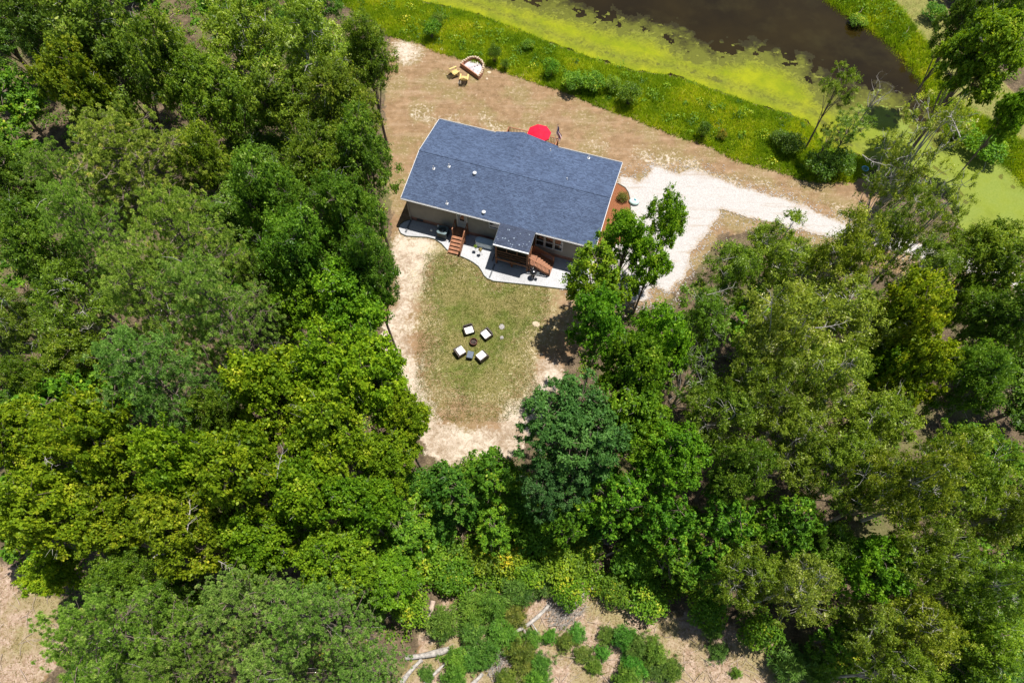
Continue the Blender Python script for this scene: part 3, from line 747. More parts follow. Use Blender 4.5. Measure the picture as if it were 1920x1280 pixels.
for k in range(1, 3): x = pu0 + (pu1 - pu0) * k / 3; MB().box(x - .035, x + .035, pv0 - .03, pv0 + .03, 1.98, 2.80).build('mullion', W, porch)
MB().box(pu0 + .02, pu1 - .02, pv0 + .035, pv0 + .05, FZ + .04, 2.80).build('front_screen', M['screen'], porch)
MB().box(pu0 + .035, pu0 + .05, pv0 + .06, pv1 - .06, FZ + .04, 2.95).build('side_screen', M['screen'], porch)
MB().box(pu1 - .05, pu1 - .035, pv0 + .06, pv1 - .06, FZ + .04, 2.95).build('side_screen', M['screen'], porch)
m = MB()
for k in range(9): m.box(pu1 + .005, pu1 + .03, pv0 + .1 + k * .21, pv0 + .28 + k * .21, FZ + .02, 1.9)
m.build('side_boarding', W, porch)
MB().box(pu0 - .08, pu1 + .08, pv0 - .04, pv0 + .04, 2.78, 2.88).build('beam', W, porch)
slope(.36, 3.38, -6.55, 2.98, -VE + .02, 3.36, 13).build('porch_roof', M['porch_shingle'], porch)
MB().box(.34, 3.40, -6.66, -6.555, 2.86, 2.985).build('porch_gutter', M['white_trim'], porch)
for x in (.345, 3.395): MB().bar((x, -6.54, 2.94), (x, -VE - .16, 3.32), .03, .12).build('porch_rake', M['dark_metal'], porch)
# side stairs going down to the right
st = thing('porch_stairs', 'reddish brown timber stairs with baluster rails going down from the porch to the right', 'stairs', hw(0, 0, 0), HTH)
sv0, sv1 = -6.28, -5.02
pl = MB()
tm = MB().box(-.14, .14, sv0, sv1, -.04, 0).mesh('tread', W)
for k in range(3): link('landing_board', MB().box(pu1 + .12 + k * .15, pu1 + .26 + k * .15, sv0, sv1, FZ - .04, FZ).mesh('landing_board', W), st)
nT = 6
ux0, ux1 = pu1 + .72, 5.10
for k in range(nT):
    u = ux0 + (ux1 - ux0) * k / (nT - 1); z = FZ - (FZ - .10) * (k + 1) / (nT + .5)
    link('tread', tm, st, (u, 0, z))
for v in (sv0 - .03, sv1 + .03):
    MB().bar((pu1 + .15, v, FZ - .1), (pu1 + .6, v, FZ - .1), .04, .26).bar((pu1 + .6, v, FZ - .1), (5.15, v, .08), .04, .24).build('stringer', W, st)
    for (u, z0, z1) in ((pu1 + .16, .02, FZ + 1.0), (5.18, .02, 1.08)):
        MB().box(u - .05, u + .05, v - .05, v + .05, z0, z1).build('newel_post', W, st)
    MB().bar((pu1 + .16, v, FZ + .95), (5.18, v, 1.02 if v < -6 else 1.0), .09, .045).build('handrail', W, st)
    MB().bar((pu1 + .16, v, FZ + .12), (5.18, v, .26), .05, .04).build('bottom_rail', W, st)
    bm_ = MB().box(-.018, .018, -.018, .018, 0, 1).mesh('baluster', W)
    for i in range(1, 15):
        t = i / 15; u = pu1 + .16 + (5.18 - pu1 - .16) * t; za = FZ + .12 + (.26 - FZ - .12) * t; zb = FZ + .95 + (1.01 - FZ - .95) * t
        b = link('baluster', bm_, st, (u, v, za)); b.scale = (1, 1, zb - za)
MB().box(5.13, 5.17, sv0, sv1, .04, .16).build('riser', W, st)
# front door steps
fs = thing('door_steps', 'reddish brown timber steps leading up to the front door from the lawn', 'steps', hw(0, 0, 0), HTH)
a0, a1 = -3.80, -2.72
lb = MB().box(a0, a1, -.065, .065, -.04, 0).mesh('landing_board', W)
for k in range(6): link('landing_board', lb, fs, (0, -4.48 - k * .142, .93))
td = MB().box(a0 + .03, a1 - .03, -.15, .15, -.045, 0).mesh('tread', W); rd = MB().box(a0 + .04, a1 - .04, -.012, .012, -.10, 0).mesh('riser', M['rust'])
for k in range(5):
    v = -5.42 - k * .28; z = .93 - (k + 1) * .152
    link('tread', td, fs, (0, v, z)); link('riser', rd, fs, (0, v + .16, z - .002))
for u in (a0, a1):
    MB().bar((u, -4.40, .80), (u, -5.25, .80), .05, .24).bar((u, -5.25, .80), (u, -6.72, .02), .05, .24).build('stringer', W, fs)
    for (v, z1) in ((-4.46, 1.85), (-5.28, 1.62)): MB().box(u - .045, u + .045, v - .045, v + .045, .02, z1).build('newel_post', W, fs)
    MB().bar((u, -4.46, 1.80), (u, -5.28, 1.60), .08, .045).build('handrail', W, fs)
u = a1
MB().box(u - .045, u + .045, -6.66, -6.57, .02, .72).build('newel_post', W, fs); MB().bar((u, -5.28, 1.60), (u, -6.62, .72), .08, .045).build('handrail', W, fs)
for i in range(1, 8):
    t = i / 8; v = -5.28 - 1.34 * t; zb = 1.60 - .88 * t; MB().box(u - .015, u + .015, v - .015, v + .015, zb - .85, zb).build('baluster', W, fs)

# ------------------------------------------------------------------ things on the patio
ac = thing('air_conditioner', 'dark square air conditioning unit with round fan, on gravel left of the door steps', 'air conditioner', hw(-4.78, -5.12, .05), HTH)
MB().box(-.50, .50, -.50, .50, 0, .06).build('pad', M['grey_stone'], ac)
b = MB(); 
for k in range(12): b.box(-.42, .42, -.42, .42, .08 + k * .058, .08 + k * .058 + .045)
b.box(-.40, .40, -.40, .40, .06, .80); b.build('cabinet', M['dark_metal'], ac)
tp = MB(); n = 24
vs = []; 
for k in range(n):
    t = 2 * math.pi * k / n; q_ = max(abs(math.cos(t)), abs(math.sin(t))); r = min(.45 / q_, .56)
    vs += [(r * math.cos(t), r * math.sin(t), .86), (.33 * math.cos(t), .33 * math.sin(t), .87), (r * math.cos(t), r * math.sin(t), .79), (.33 * math.cos(t), .33 * math.sin(t), .70)]
fsx = []
for k in range(n):
    a = k * 4; b2 = ((k + 1) % n) * 4; fsx += [(a, b2, b2 + 1, a + 1), (a + 2, b2 + 2, b2, a), (a + 1, b2 + 1, b2 + 3, a + 3)]
tp.add(vs, fsx); tp.build('top_panel', simple('ac_top', (.10, .14, .15), .4, .2), ac)
gr_ = MB()
for r in (.08, .14, .20, .26, .32): gr_.tube([(r * math.cos(t), r * math.sin(t), .865) for t in np.linspace(0, 6.2832, 25)], .008, 4, False)
gr_.build('fan_grille', M['dark_metal'], ac)
fb = MB()
for k in range(4):
    t = k * 1.571; fb.bar((.04 * math.cos(t), .04 * math.sin(t), .72), (.29 * math.cos(t + .3), .29 * math.sin(t + .3), .75), .16, .012)
fb.lathe([(.07, .70), (.07, .80), (.02, .82)], 10).build('fan_blades', simple('fan', (.25, .32, .34), .3, .5), ac)

tank = thing('stock_tank', 'long oval galvanised stock tank full of pale water against the front wall', 'stock tank', hw(-.98, -5.0, .05), HTH)
def oval(hl, r, n=10):
    return [(hl + r * math.cos(t), r * math.sin(t)) for t in np.linspace(-math.pi / 2, math.pi / 2, n)] + [(-hl + r * math.cos(t), r * math.sin(t)) for t in np.linspace(math.pi / 2, 3 * math.pi / 2, n)]
m = MB(); o1 = oval(.56, .31, 12); N = len(o1); prof = []
zz = [0, .05] + sum([[.09 + i * .09, .115 + i * .09, .16 + i * .09] for i in range(5)], []) + [.60]
rr = [0, 0] + sum([[.0, .018, .0] for i in range(5)], []) + [.0]
vs = [(x * (1 + d * 1.5) if False else x + (d * (1 if x > 0 else -1)) * .7, y + d * (1 if y > 0 else -1), z) for z, d in zip(zz, rr) for (x, y) in o1]
m.add(vs, [(j * N + i, j * N + (i + 1) % N, (j + 1) * N + (i + 1) % N, (j + 1) * N + i) for j in range(len(zz) - 1) for i in range(N)])
m.build('tank_wall', M['galvanised'], tank)
MB().tube([(x, y, .61) for x, y in o1 + [o1[0]]], .024, 6, False).build('rim', M['galvanised'], tank)
MB().prism(oval(.56, .295, 12), .02, .53).build('water_surface', simple('tank_water', (.42, .53, .60), .12, var=.08), tank)
MB().tube([(-.93, -.12, .35), (-.98, -.06, .30), (-.98, .06, .30), (-.93, .12, .35)], .015, 6).build('handle', M['dark_metal'], tank)
MB().tube([(.93, -.12, .35), (.98, -.06, .30), (.98, .06, .30), (.93, .12, .35)], .015, 6).build('handle', M['dark_metal'], tank)

def leaf_tuft(n, r, size, seed, up=.4, c=(0, 0, 0), flat=.7):
    rs = np.random.RandomState(seed); d = rs.normal(size=(n, 3)); d /= np.linalg.norm(d, axis=1)[:, None]; d[:, 2] = np.abs(d[:, 2]) * flat + .05
    p = d * r * (rs.rand(n, 1) ** .4) + c
    return leaves(p, d, size, rs, .35)
def leaves(p, out, size, rs, jitter=.6, asp=.62, upb=.6):
    n = len(p); nr = out * .5 + rs.normal(size=(n, 3)) * jitter; nr[:, 2] += upb; nr /= np.linalg.norm(nr, axis=1)[:, None]
    a = rs.normal(size=(n, 3)); a -= nr * (a * nr).sum(1)[:, None]; a /= np.linalg.norm(a, axis=1)[:, None]; b = np.cross(nr, a)
    s = size * (.7 + .6 * rs.rand(n, 1)); fold = nr * s * .18
    V = np.stack([p - a * s, p - b * s * asp + fold, p + a * s, p + b * s * asp + fold], 1).reshape(-1, 3)
    F = (np.arange(n)[:, None] * 4 + np.arange(4)).reshape(-1)
    return V, F
for (u, v, mat, lf, lab, sd) in ((-1.55, -5.82, M['pot_green'], L['oak'], 'small green potted plant on a thin stand nearest the door steps', 1), (-1.05, -6.02, M['terracotta'], L['dry'], 'small brown potted plant on a thin stand below the stock tank', 2)):
    p = thing('plant_stand', lab, 'potted plant', hw(u, v, .05), HTH)
    m = MB()
    for k in range(3):
        t = k * 2.094; m.tube([(.17 * math.cos(t), .17 * math.sin(t), 0), (.06 * math.cos(t), .06 * math.sin(t), .30), (.11 * math.cos(t), .11 * math.sin(t), .52)], .009, 5)
    m.build('stand', M['dark_metal'], p)
    MB().lathe([(.08, .50), (.13, .70), (.14, .72), (.12, .72), (.11, .68)], 12).build('pot', mat, p)
    V, F = leaf_tuft(120, .17, .05, sd, c=(0, 0, .72)); link('foliage', np_mesh('foliage', V, F, 4, dict(tone=np.random.RandomState(sd).rand(len(V) // 4).repeat(4)), [lf]), p)

def bicycle():
    b = thing('bicycle', 'black bicycle leaning on the left side of the screened porch', 'bicycle', hw(.14, -5.65, .05), HTH + math.pi / 2)
    R = .33
    tx = Matrix.Rotation(.16, 4, 'X')
    for nm, x in (('wheel', -.52), ('wheel', .52)):
        w_ = MB().tube([tuple(tx @ Vector((x + R * math.cos(t), 0, R + .02 + R * math.sin(t)))) for t in np.linspace(0, 6.2832, 29)], .024, 6, False).build(nm, M['rubber'], b)
        sp = MB()
        for k in range(10):
            t = k * .628; sp.tube([tuple(tx @ Vector((x, 0, R + .02))), tuple(tx @ Vector((x + R * math.cos(t), 0, R + .02 + R * math.sin(t))))], .004, 3)
        sp.build('spokes', M['chrome'], w_)
    T = lambda x, y, z: tuple(tx @ Vector((x, y, z)))
    MB().tube([T(-.52, 0, .35), T(-.08, 0, .30), T(.36, 0, .78), T(-.18, 0, .80), T(-.08, 0, .30)], .018, 6).tube([T(-.52, 0, .35), T(-.18, 0, .80)], .014, 6).tube([T(.52, 0, .35), T(.36, 0, .78), T(.34, 0, .95)], .018, 6).build('frame', M['dark_metal'], b)
    MB().tube([T(.28, -.28, .98), T(.36, -.12, .96), T(.34, 0, .95), T(.36, .12, .96), T(.28, .28, .98)], .014, 6).build('handlebar', M['chrome'], b)
    MB().tube([T(-.32, 0, .90), T(-.2, 0, .92), T(-.08, 0, .91)], [.07, .06, .02], 8).tube([T(-.18, 0, .80), T(-.2, 0, .90)], .012, 6).build('saddle', M['rubber'], b)
bicycle()
hr = thing('hose_reel', 'coil of dark teal garden hose on a stand beside the stock tank', 'garden hose', hw(.20, -5.02, .05), HTH)
m = MB()
for k in range(6): m.tube([(.19 * math.cos(t) + .01 * k, -.1 + k * .035, .45 + .19 * math.sin(t)) for t in np.linspace(0, 6.28, 20)], .018, 5, False)
m.build('coil', M['hose'], hr); MB().bar((-.15, -.15, 0), (-.02, -.12, .46), .03, .03).bar((.15, -.15, 0), (.02, -.12, .46), .03, .03).bar((-.15, .14, 0), (-.02, .1, .46), .03, .03).bar((.15, .14, 0), (.02, .1, .46), .03, .03).build('stand', M['blue_plastic'], hr)

kg = thing('kettle_grill', 'round black kettle barbecue on three legs in front of the porch stairs', 'barbecue grill', hw(3.92, -6.85, .05), HTH)
MB().lathe([(.03, .52), (.16, .54), (.26, .62), (.295, .74), (.29, .745)], 20).build('bowl', M['black_enamel'], kg, smooth=True)
MB().lathe([(.30, .75), (.285, .84), (.22, .94), (.12, .99), (.02, 1.0)], 20).build('lid', M['black_enamel'], kg, smooth=True)
MB().tube([(-.06, 0, 1.0), (-.05, 0, 1.05), (.05, 0, 1.05), (.06, 0, 1.0)], .012, 6).build('lid_handle', M['dark_metal'], kg)
for k in range(3):
    t = k * 2.094 + .5; MB().tube([(.14 * math.cos(t), .14 * math.sin(t), .6), (.30 * math.cos(t), .30 * math.sin(t), 0)], .013, 6).build('leg', M['chrome'], kg)
MB().lathe([(.02, .22), (.17, .24), (.17, .25), (.02, .235)], 14).build('ash_catcher', M['chrome'], kg)
MB().box(.30, .52, -.16, .16, .70, .72).build('side_shelf', M['dark_metal'], kg)
for (px, py, lab) in ((821.6, 423.6, 'small white globe light just behind the air conditioner'), (808.8, 431.8, 'small white globe light on the gravel left of the air conditioner')):
    x, y = at(px, py, .28); g_ = thing('globe_light', lab, 'garden light', (x, y, .05), 0)
    MB().lathe([(.03, .14), (.09, .18), (.11, .24), (.09, .31), (.03, .35)], 12).build('globe', M['white_globe'], g_, smooth=True)
    MB().tube([(0, 0, 0), (0, 0, .15)], .015, 6).build('stake', M['dark_metal'], g_)

# pond side deck, parasol and flag
dk = thing('rear_deck', 'brown timber deck with baluster rail behind the house under the red parasol', 'deck', hw(0, 0, 0), HTH)
d0, d1, dv0, dv1 = -2.6, 2.1, wb + .06, 6.95
db = MB().box(-.065, .065, dv0, dv1, FZ - .04, FZ).mesh('deck_board', M['weathered_wood'])
for k in range(int((d1 - d0) / .145)): link('deck_board', db, dk, (d0 + .07 + k * .145, 0, 0))
for (x, y) in ((d0, dv1), (d1, dv1), (-.25, dv1), (d0, 5.6), (d1, 5.6)): MB().box(x - .05, x + .05, y - .05, y + .05, 0, 1.95).build('post', W, dk)
for (a, b) in (((d0, dv1), (d1, dv1)), ((d0, dv0), (d0, dv1)), ((d1, dv0), (d1, dv1))):
    for z in (1.92, 1.10): MB().bar((*a, z), (*b, z), .09, .04).build('rail', W, dk)
    MB().bar((*a, .82), (*b, .82), .05, .2).build('rim_joist', W, dk)
    n = int(math.dist(a, b) / .14)
    for k in range(1, n): t = k / n; MB().box(-.018, .018, -.018, .018, 1.1, 1.9).build('baluster', W, dk, loc=(a[0] + (b[0] - a[0]) * t, a[1] + (b[1] - a[1]) * t, 0))
ux, uy = at(1011, 247.5, 3.25)
um = thing('parasol', 'open red octagonal garden parasol above the deck behind the house', 'parasol', (ux, uy, FZ), HTH)
can = MB(); n = 8; Rr = 1.08
ring = [(Rr * math.cos(2 * math.pi * (k + .5) / n), Rr * math.sin(2 * math.pi * (k + .5) / n)) for k in range(n)]
vs = [(0, 0, 2.62)] + [(x * .5, y * .5, 2.42) for x, y in ring] + [(x, y, 2.14) for x, y in ring] + [(x, y, 2.04) for x, y in ring]
f = []
for k in range(n):
    j = (k + 1) % n; f += [(0, 1 + k, 1 + j), (1 + k, 9 + k, 9 + j, 1 + j), (9 + k, 17 + k, 17 + j, 9 + j)]
can.add(vs, f).build('canopy', M['red_canvas'], um)
MB().tube([(0, 0, 0), (0, 0, 2.6)], .022, 8).build('pole', M['dark_metal'], um)
for k in range(n): MB().tube([(0, 0, 2.58), (ring[k][0] * .5, ring[k][1] * .5, 2.39), (ring[k][0], ring[k][1], 2.11)], .010, 4).build('rib', M['dark_metal'], um)
MB().lathe([(.03, 2.6), (.03, 2.68), (.005, 2.70)], 8).build('finial', M['dark_metal'], um)
MB().lathe([(.25, 0), (.25, .05), (.06, .09), (.05, .3)], 12).build('base', M['dark_metal'], um)
fx, fy = at(1040, 262.5, 1.9)
fg = thing('flag', 'United States flag hanging from a short white pole on the deck rail', 'flag', (fx, fy, 1.9), math.radians(-10))
fg.scale = (1.15, 1.15, 1.15)
MB().tube([(0, 0, -.25), (.14, .28, 1.35)], .016, 8).build('pole', M['white_globe'], fg); MB().lathe([(.005, 0), (.035, .03), (.035, .06), (.005, .09)], 8).build('finial', M['chrome'], fg, loc=(.14, .28, 1.34))
# cloth hangs down from the pole; hoist runs along the pole, stripes along the fly
top = Vector((.14, .28, 1.30)); bot = Vector((.085, .17, .66)); NS, NF = 13, 12; V = []; Fq = []; mi = []
for i in range(NS + 1):
    for j in range(NF + 1):
        s = i / NS; t = j / NF; hp = top.lerp(bot, s)
        fall = Vector((.34 + .05 * math.sin(t * 7 + s * 2), .03 * math.sin(t * 9 + s * 3) - .05 * t, -1.0)) * (t * (1.02 - .12 * s))
        V.append(tuple(hp + fall + Vector((.03 * math.sin(9 * t + 4 * s), .07 * math.sin(12 * s) * t, 0))))
for i in range(NS):
    for j in range(NF):
        a = i * (NF + 1) + j; Fq.append((a, a + 1, a + NF + 2, a + NF + 1)); mi.append(2 if (i < 7 and j < 5) else (0 if i % 2 == 0 else 1))
flag_me = np_mesh('cloth', np.array(V), np.array(Fq), 4, None, [M['flag_red'], M['flag_white'], M['flag_blue']], mi); cloth = link('cloth', flag_me, fg)
stm = MB()
Vv = [Vector(v) for v in V]
for i in range(9):
    for j in range(6 if i % 2 == 0 else 5):
        s = (i + 1) / 10 * 7; t = ((j + .5) if i % 2 == 0 else (j + 1)) / 6 * 5
        i0, j0 = int(s), int(t); a = Vv[i0 * (NF + 1) + j0]; b = Vv[(i0 + 1) * (NF + 1) + j0]; c = Vv[i0 * (NF + 1) + min(j0 + 1, NF)]
        p = a + (b - a) * (s - i0) + (c - a) * (t - j0); e1 = (b - a).normalized(); e2 = (c - a).normalized(); nn = e1.cross(e2).normalized()
        for sg in (-1, 1):
            stm.add([tuple(p + nn * .006 * sg + (e1 * math.sin(k * .628) + e2 * math.cos(k * .628)) * (.017 if k % 2 == 0 else .007)) for k in range(10)], [tuple(range(10))])
stm.build('stars', M['flag_white'], cloth)

# ------------------------------------------------------------------ seats round the fire ring on the lawn
def patio_chair(px, py, yaw, lab):
    x, y = at(px, py, .46); c_ = thing('patio_chair', lab, 'chair', (x, y, 0), yaw, 'patio chairs round the fire ring')
    wd, dp = .39, .37; c_.scale = (.86, .86, .95)
    MB().box(-wd, wd, -dp, dp, .05, .32).build('seat_base', M['wicker'], c_)
    MB().box(-wd, wd, -dp - .10, -dp, .05, .66).build('backrest', M['wicker'], c_)
    for s in (-1, 1): MB().box(*sorted((s * wd, s * (wd + .09))), -dp - .10, dp, .05, .50).build('armrest', M['wicker'], c_)
    m = MB(); n = 6; r = .05
    m.box(-wd + .01, wd - .01, -dp + .10, dp + .02, .325, .45); cu_ = m.build('seat_cushion', M['cushion'], c_)
    bv = cu_.modifiers.new('soft', 'BEVEL'); bv.width = .035; bv.segments = 2
    for sx in (-1, 1):
        for sy in (-1, 1): MB().box(sx * wd - .03, sx * wd + .03, sy * dp - .03, sy * dp + .03, 0, .05).build('foot', M['dark_metal'], c_)
    return c_
rx, ry = at(888, 641, .2)
for px, py, off, lab in ((879, 617, -.05, 'black wicker patio chair with white cushions, nearest the house of the four'),
                         (911.5, 625, .1, 'black wicker patio chair with white cushions right of and above the rusty fire ring'),
                         (862.5, 657, -.1, 'black wicker patio chair with white cushions left of the small grey table'),
                         (903, 666, .25, 'black wicker patio chair with white cushions right of the small grey table')):
    x, y = at(px, py, .46); yaw = math.atan2(ry - y, rx - x) - math.pi / 2 + off; patio_chair(px, py, yaw, lab)
x, y = at(881.5, 664.5, .4)
tb = thing('side_table', 'small slate grey ottoman table between the two lower patio chairs', 'side table', (x, y, 0), math.radians(-12))
MB().box(-.22, .22, -.26, .26, .0, .34).build('base', M['dark_metal'], tb)
o = MB().box(-.25, .25, -.30, .30, .345, .43).build('top', M['slate_fabric'], tb); bv = o.modifiers.new('soft', 'BEVEL'); bv.width = .03; bv.segments = 2
fr_ = thing('fire_ring', 'round rusty metal fire ring in the middle of the four patio chairs', 'fire pit', (rx, ry, 0), 0)
MB().lathe([(.27, 0), (.29, .02), (.29, .30), (.31, .31), (.31, .34), (.27, .34), (.265, .05)], 24).build('ring', M['rust'], fr_)
MB().lathe([(.26, .03), (.26, .14), (.15, .17), (.02, .15)], 16).build('ash_bed', M['charcoal_ash'], fr_)
m = MB(); m.tube([(-.18, .02, .2), (.16, -.08, .24)], .035, 7).tube([(-.1, -.16, .2), (.08, .17, .27)], .03, 7); m.build('burnt_log', M['charcoal_ash'], fr_)
def stone_me(seed, mat, name='stone'):
    rs = np.random.RandomState(seed); m = MB(); a = rs.rand() * 6
    m.lathe([(.75, -.3), (1, .0), (.85, .45), (.35, .62)], 7)
    m.v = [(x * (1 + .25 * (rs.rand() - .5)), y * (1 + .25 * (rs.rand() - .5)), z * (1 + .3 * (rs.rand() - .5))) for x, y, z in m.v]
    return m.mesh(name, mat)
stones = [stone_me(i, M['pale_stone']) for i in range(4)]; gstones = [stone_me(i + 9, M['grey_stone']) for i in range(3)]

# D shaped masonry fire pit by the bank
fpx = [(862.6, 119), (866, 115), (870.8, 112), (877, 108), (883, 106), (892, 106), (898, 108.5), (904, 113.5), (907.3, 119), (907.5, 126), (905.5, 133), (902, 139.5), (897, 144)]
pts = [at(px, py, .42) for px, py in fpx]; cx = sum(p[0] for p in pts) / len(pts); cy = sum(p[1] for p in pts) / len(pts)
fp = thing('masonry_fire_pit', 'D shaped stone and brick fire pit with a pale ash floor by the pond bank', 'fire pit', (cx, cy, land1(cx, cy)), 0)
loc = [(x - cx, y - cy) for x, y in pts]
m = MB(); wall_t = .16
inner = [(x * .84, y * .84) for x, y in loc]; n = len(loc)
m.add([(x, y, 0) for x, y in loc] + [(x, y, .40) for x, y in loc] + [(x, y, .40) for x, y in inner] + [(x, y, .03) for x, y in inner],
      [(i, (i + 1) % n, (i + 1) % n + n, i + n) for i in range(n)] + [(i + n, (i + 1) % n + n, (i + 1) % n + 2 * n, i + 2 * n) for i in range(n)] + [(i + 2 * n, (i + 1) % n + 2 * n, (i + 1) % n + 3 * n, i + 3 * n) for i in range(n)])
m.build('pit_wall', M['red_brick_cap'], fp)
MB().prism([(x * .845, y * .845) for x, y in loc], .0, .06).build('ash_floor', M['ash_grey'], fp)
k = 0
def along(pl_, step):
    out = []; acc = 0
    for a, b in zip(pl_[:-1], pl_[1:]):
        L_ = math.dist(a, b); t = acc
        while t < L_: out.append((a[0] + (b[0] - a[0]) * t / L_, a[1] + (b[1] - a[1]) * t / L_)); t += step
        acc = t - L_
    return out
for (x, y) in along([(x * .93, y * .93) for x, y in loc], .26):
    o = link('stone', stones[k % 4], fp, (x, y, .43), (0, 0, k * 1.3)); o.scale = (.12 + .03 * (k % 3), .10, .11); k += 1
bk = MB().box(-.10, .10, -.05, .05, -.035, .035).mesh('brick', M['red_brick_cap'])
a, b = loc[-1], loc[0]; nbk = int(math.dist(a, b) / .215); ang = math.atan2(b[1] - a[1], b[0] - a[0])
for i in range(nbk): t = (i + .5) / nbk; link('brick', bk, fp, ((a[0] + (b[0] - a[0]) * t) * .95, (a[1] + (b[1] - a[1]) * t) * .95, .44), (0, 0, ang))
for i, (x, y) in enumerate(((.0, -.1), (.25, .1))): MB().lathe([(.06, 0), (.05, .06), (.01, .07)], 7).build('ember', M['charcoal_ash'], fp, loc=(x, y, .06))
def adirondack(px, py, yaw, lab):
    x, y = at(px, py, .4); c_ = thing('adirondack_chair', lab, 'chair', (x, y, land1(x, y)), yaw, 'yellow wooden chairs by the masonry fire pit'); Y = M['yellow_wood']
    for k in range(5): MB().bar((-.26 + k * .13, -.20, .30), (-.26 + k * .13, .32, .38), .115, .022).build('seat_slat', Y, c_)
    for k in range(5): MB().bar((-.24 + k * .12, -.20, .28), (-.29 + k * .145, -.58, 1.0 - .06 * abs(k - 2)), .11, .022, (0, 1, 0)).build('back_slat', Y, c_)
    for s in (-1, 1):
        MB().box(s * .37 - .07, s * .37 + .07, -.40, .38, .58, .605).build('armrest', Y, c_)
        MB().box(s * .33 - .02, s * .33 + .02, .24, .34, 0, .58).build('leg', Y, c_); MB().bar((s * .31, .34, .34), (s * .31, -.62, .03), .03, .12).build('leg', Y, c_)
adirondack(852.5, 134.5, math.radians(-62), 'yellow wooden slatted chair left of the D shaped fire pit')
adirondack(870.5, 147, math.radians(-5), 'yellow wooden slatted chair just below the D shaped fire pit, facing it')

# odds and ends by the drive
x, y = at(1189, 377, .3)
tu = thing('garden_tub', 'pale mint green oval plastic tub standing on the gravel beside the mulch bed', 'tub', (x, y, .03), math.radians(-20))
MB().lathe([(.34, 0), (.44, .08), (.46, .18), (.40, .28), (.24, .35), (.05, .36)], 22, sx=1.0, sy=.72).build('body', M['mint_plastic'], tu, smooth=True)
MB().lathe([(.45, .16), (.48, .175), (.45, .19)], 22, sx=1, sy=.72).build('rim', M['dark_metal'], tu)
MB().box(-.12, .13, .02, .17, .345, .38).build('handle', M['teal_plastic'], tu, rot=(0, 0, -.5))
x, y = at(1623, 315, .2)
pl_ = thing('blue_tub', 'small round light blue tub beside the drive under the pond side tree', 'tub', (x, y, land1(x, y)), 0)
MB().lathe([(.24, 0), (.30, .22), (.32, .24), (.27, .24), (.22, .05)], 18).build('body', M['blue_plastic'], pl_)
x, y = at(1614, 318, .1); w2 = thing('dark_frame', 'dark red bent metal frame lying beside the light blue tub', 'frame', (x, y, land1(x, y)), .5)
MB().tube([(-.3, -.1, .03), (-.2, .16, .1), (.1, .12, .22), (.32, -.05, .05), (.05, -.2, .04), (-.3, -.1, .03)], .022, 6).build('tube', M['rust'], w2)
for (px, py, r, lab) in ((1022, 153, .22, 'pale boulder'), ):
    pass
for (px, py, r, lab) in ((862, 154, .26, 'flat pale rock half buried below the two yellow chairs'), (917, 135, .22, 'pale rock right of the fire pit, higher of two'), (913, 147, .15, 'small pale rock right of the fire pit, lower of two'),
                         (829, 92, .28, 'whitish rock at the edge of the weeds above the yellow chairs'), (941, 612, .30, 'flat greyish rock outcrop on the lawn right of the patio chairs'), (1005, 607, .34, 'flat tan rock outcrop in the dry grass near the tree shadow'), (941, 632, .20, 'small pale stone below the greyish rock outcrop on the lawn'),
                         (1222, 312, .22, 'dark grey stone at the top edge of the gravel drive')):
    x, y = at(px, py, .05); s = stone_me(int(px), M['grey_stone'] if px in (941, 1222) else M['pale_stone'], 'rock')
    o = link('rock', s, None, (x, y, land1(x, y)), (0, 0, px)); o.scale = (r, r * .8, r * .2); tag(o, lab, 'rock')
# rubble stones hemming the drive's mulch bed

# ------------------------------------------------------------------ trees
def unit(v): return v / (np.linalg.norm(v, axis=-1, keepdims=True) + 1e-9)
class Tubes:
    def __init__(s): s.V = []; s.F = []; s.n = 0
    def seg(s, pts, rad, n=5):
        pts = np.asarray(pts, float); rad = np.asarray(rad, float)
        d = np.gradient(pts, axis=0); d = unit(d); a = np.array([.3, .9, .1]); rows = []
        for p, dd, r in zip(pts, d, rad):
            x = unit(a - dd * (a @ dd)); y = np.cross(dd, x); a = x
            t = np.arange(n) * 2 * math.pi / n
            rows.append(p + (np.cos(t)[:, None] * x + np.sin(t)[:, None] * y) * r)
        V = np.concatenate(rows); m = len(pts); k = np.arange(n)
        for i in range(m - 1):
            s.F.append(np.stack([s.n + i * n + k, s.n + i * n + (k + 1) % n, s.n + (i + 1) * n + (k + 1) % n, s.n + (i + 1) * n + k], 1))
        s.V.append(V); s.n += len(V)
    def mesh(s, name, mat): return np_mesh(name, np.concatenate(s.V), np.concatenate(s.F), 4, None, [mat], smooth=True)
def bend(a, b, rs, sag=.12, n=4):
    t = np.linspace(0, 1, n)[:, None]; L_ = np.linalg.norm(b - a)
    return a * (1 - t) + b * t + np.sin(t * math.pi) * (rs.normal(size=3) * sag * L_ + np.array([0, 0, .06 * L_]))

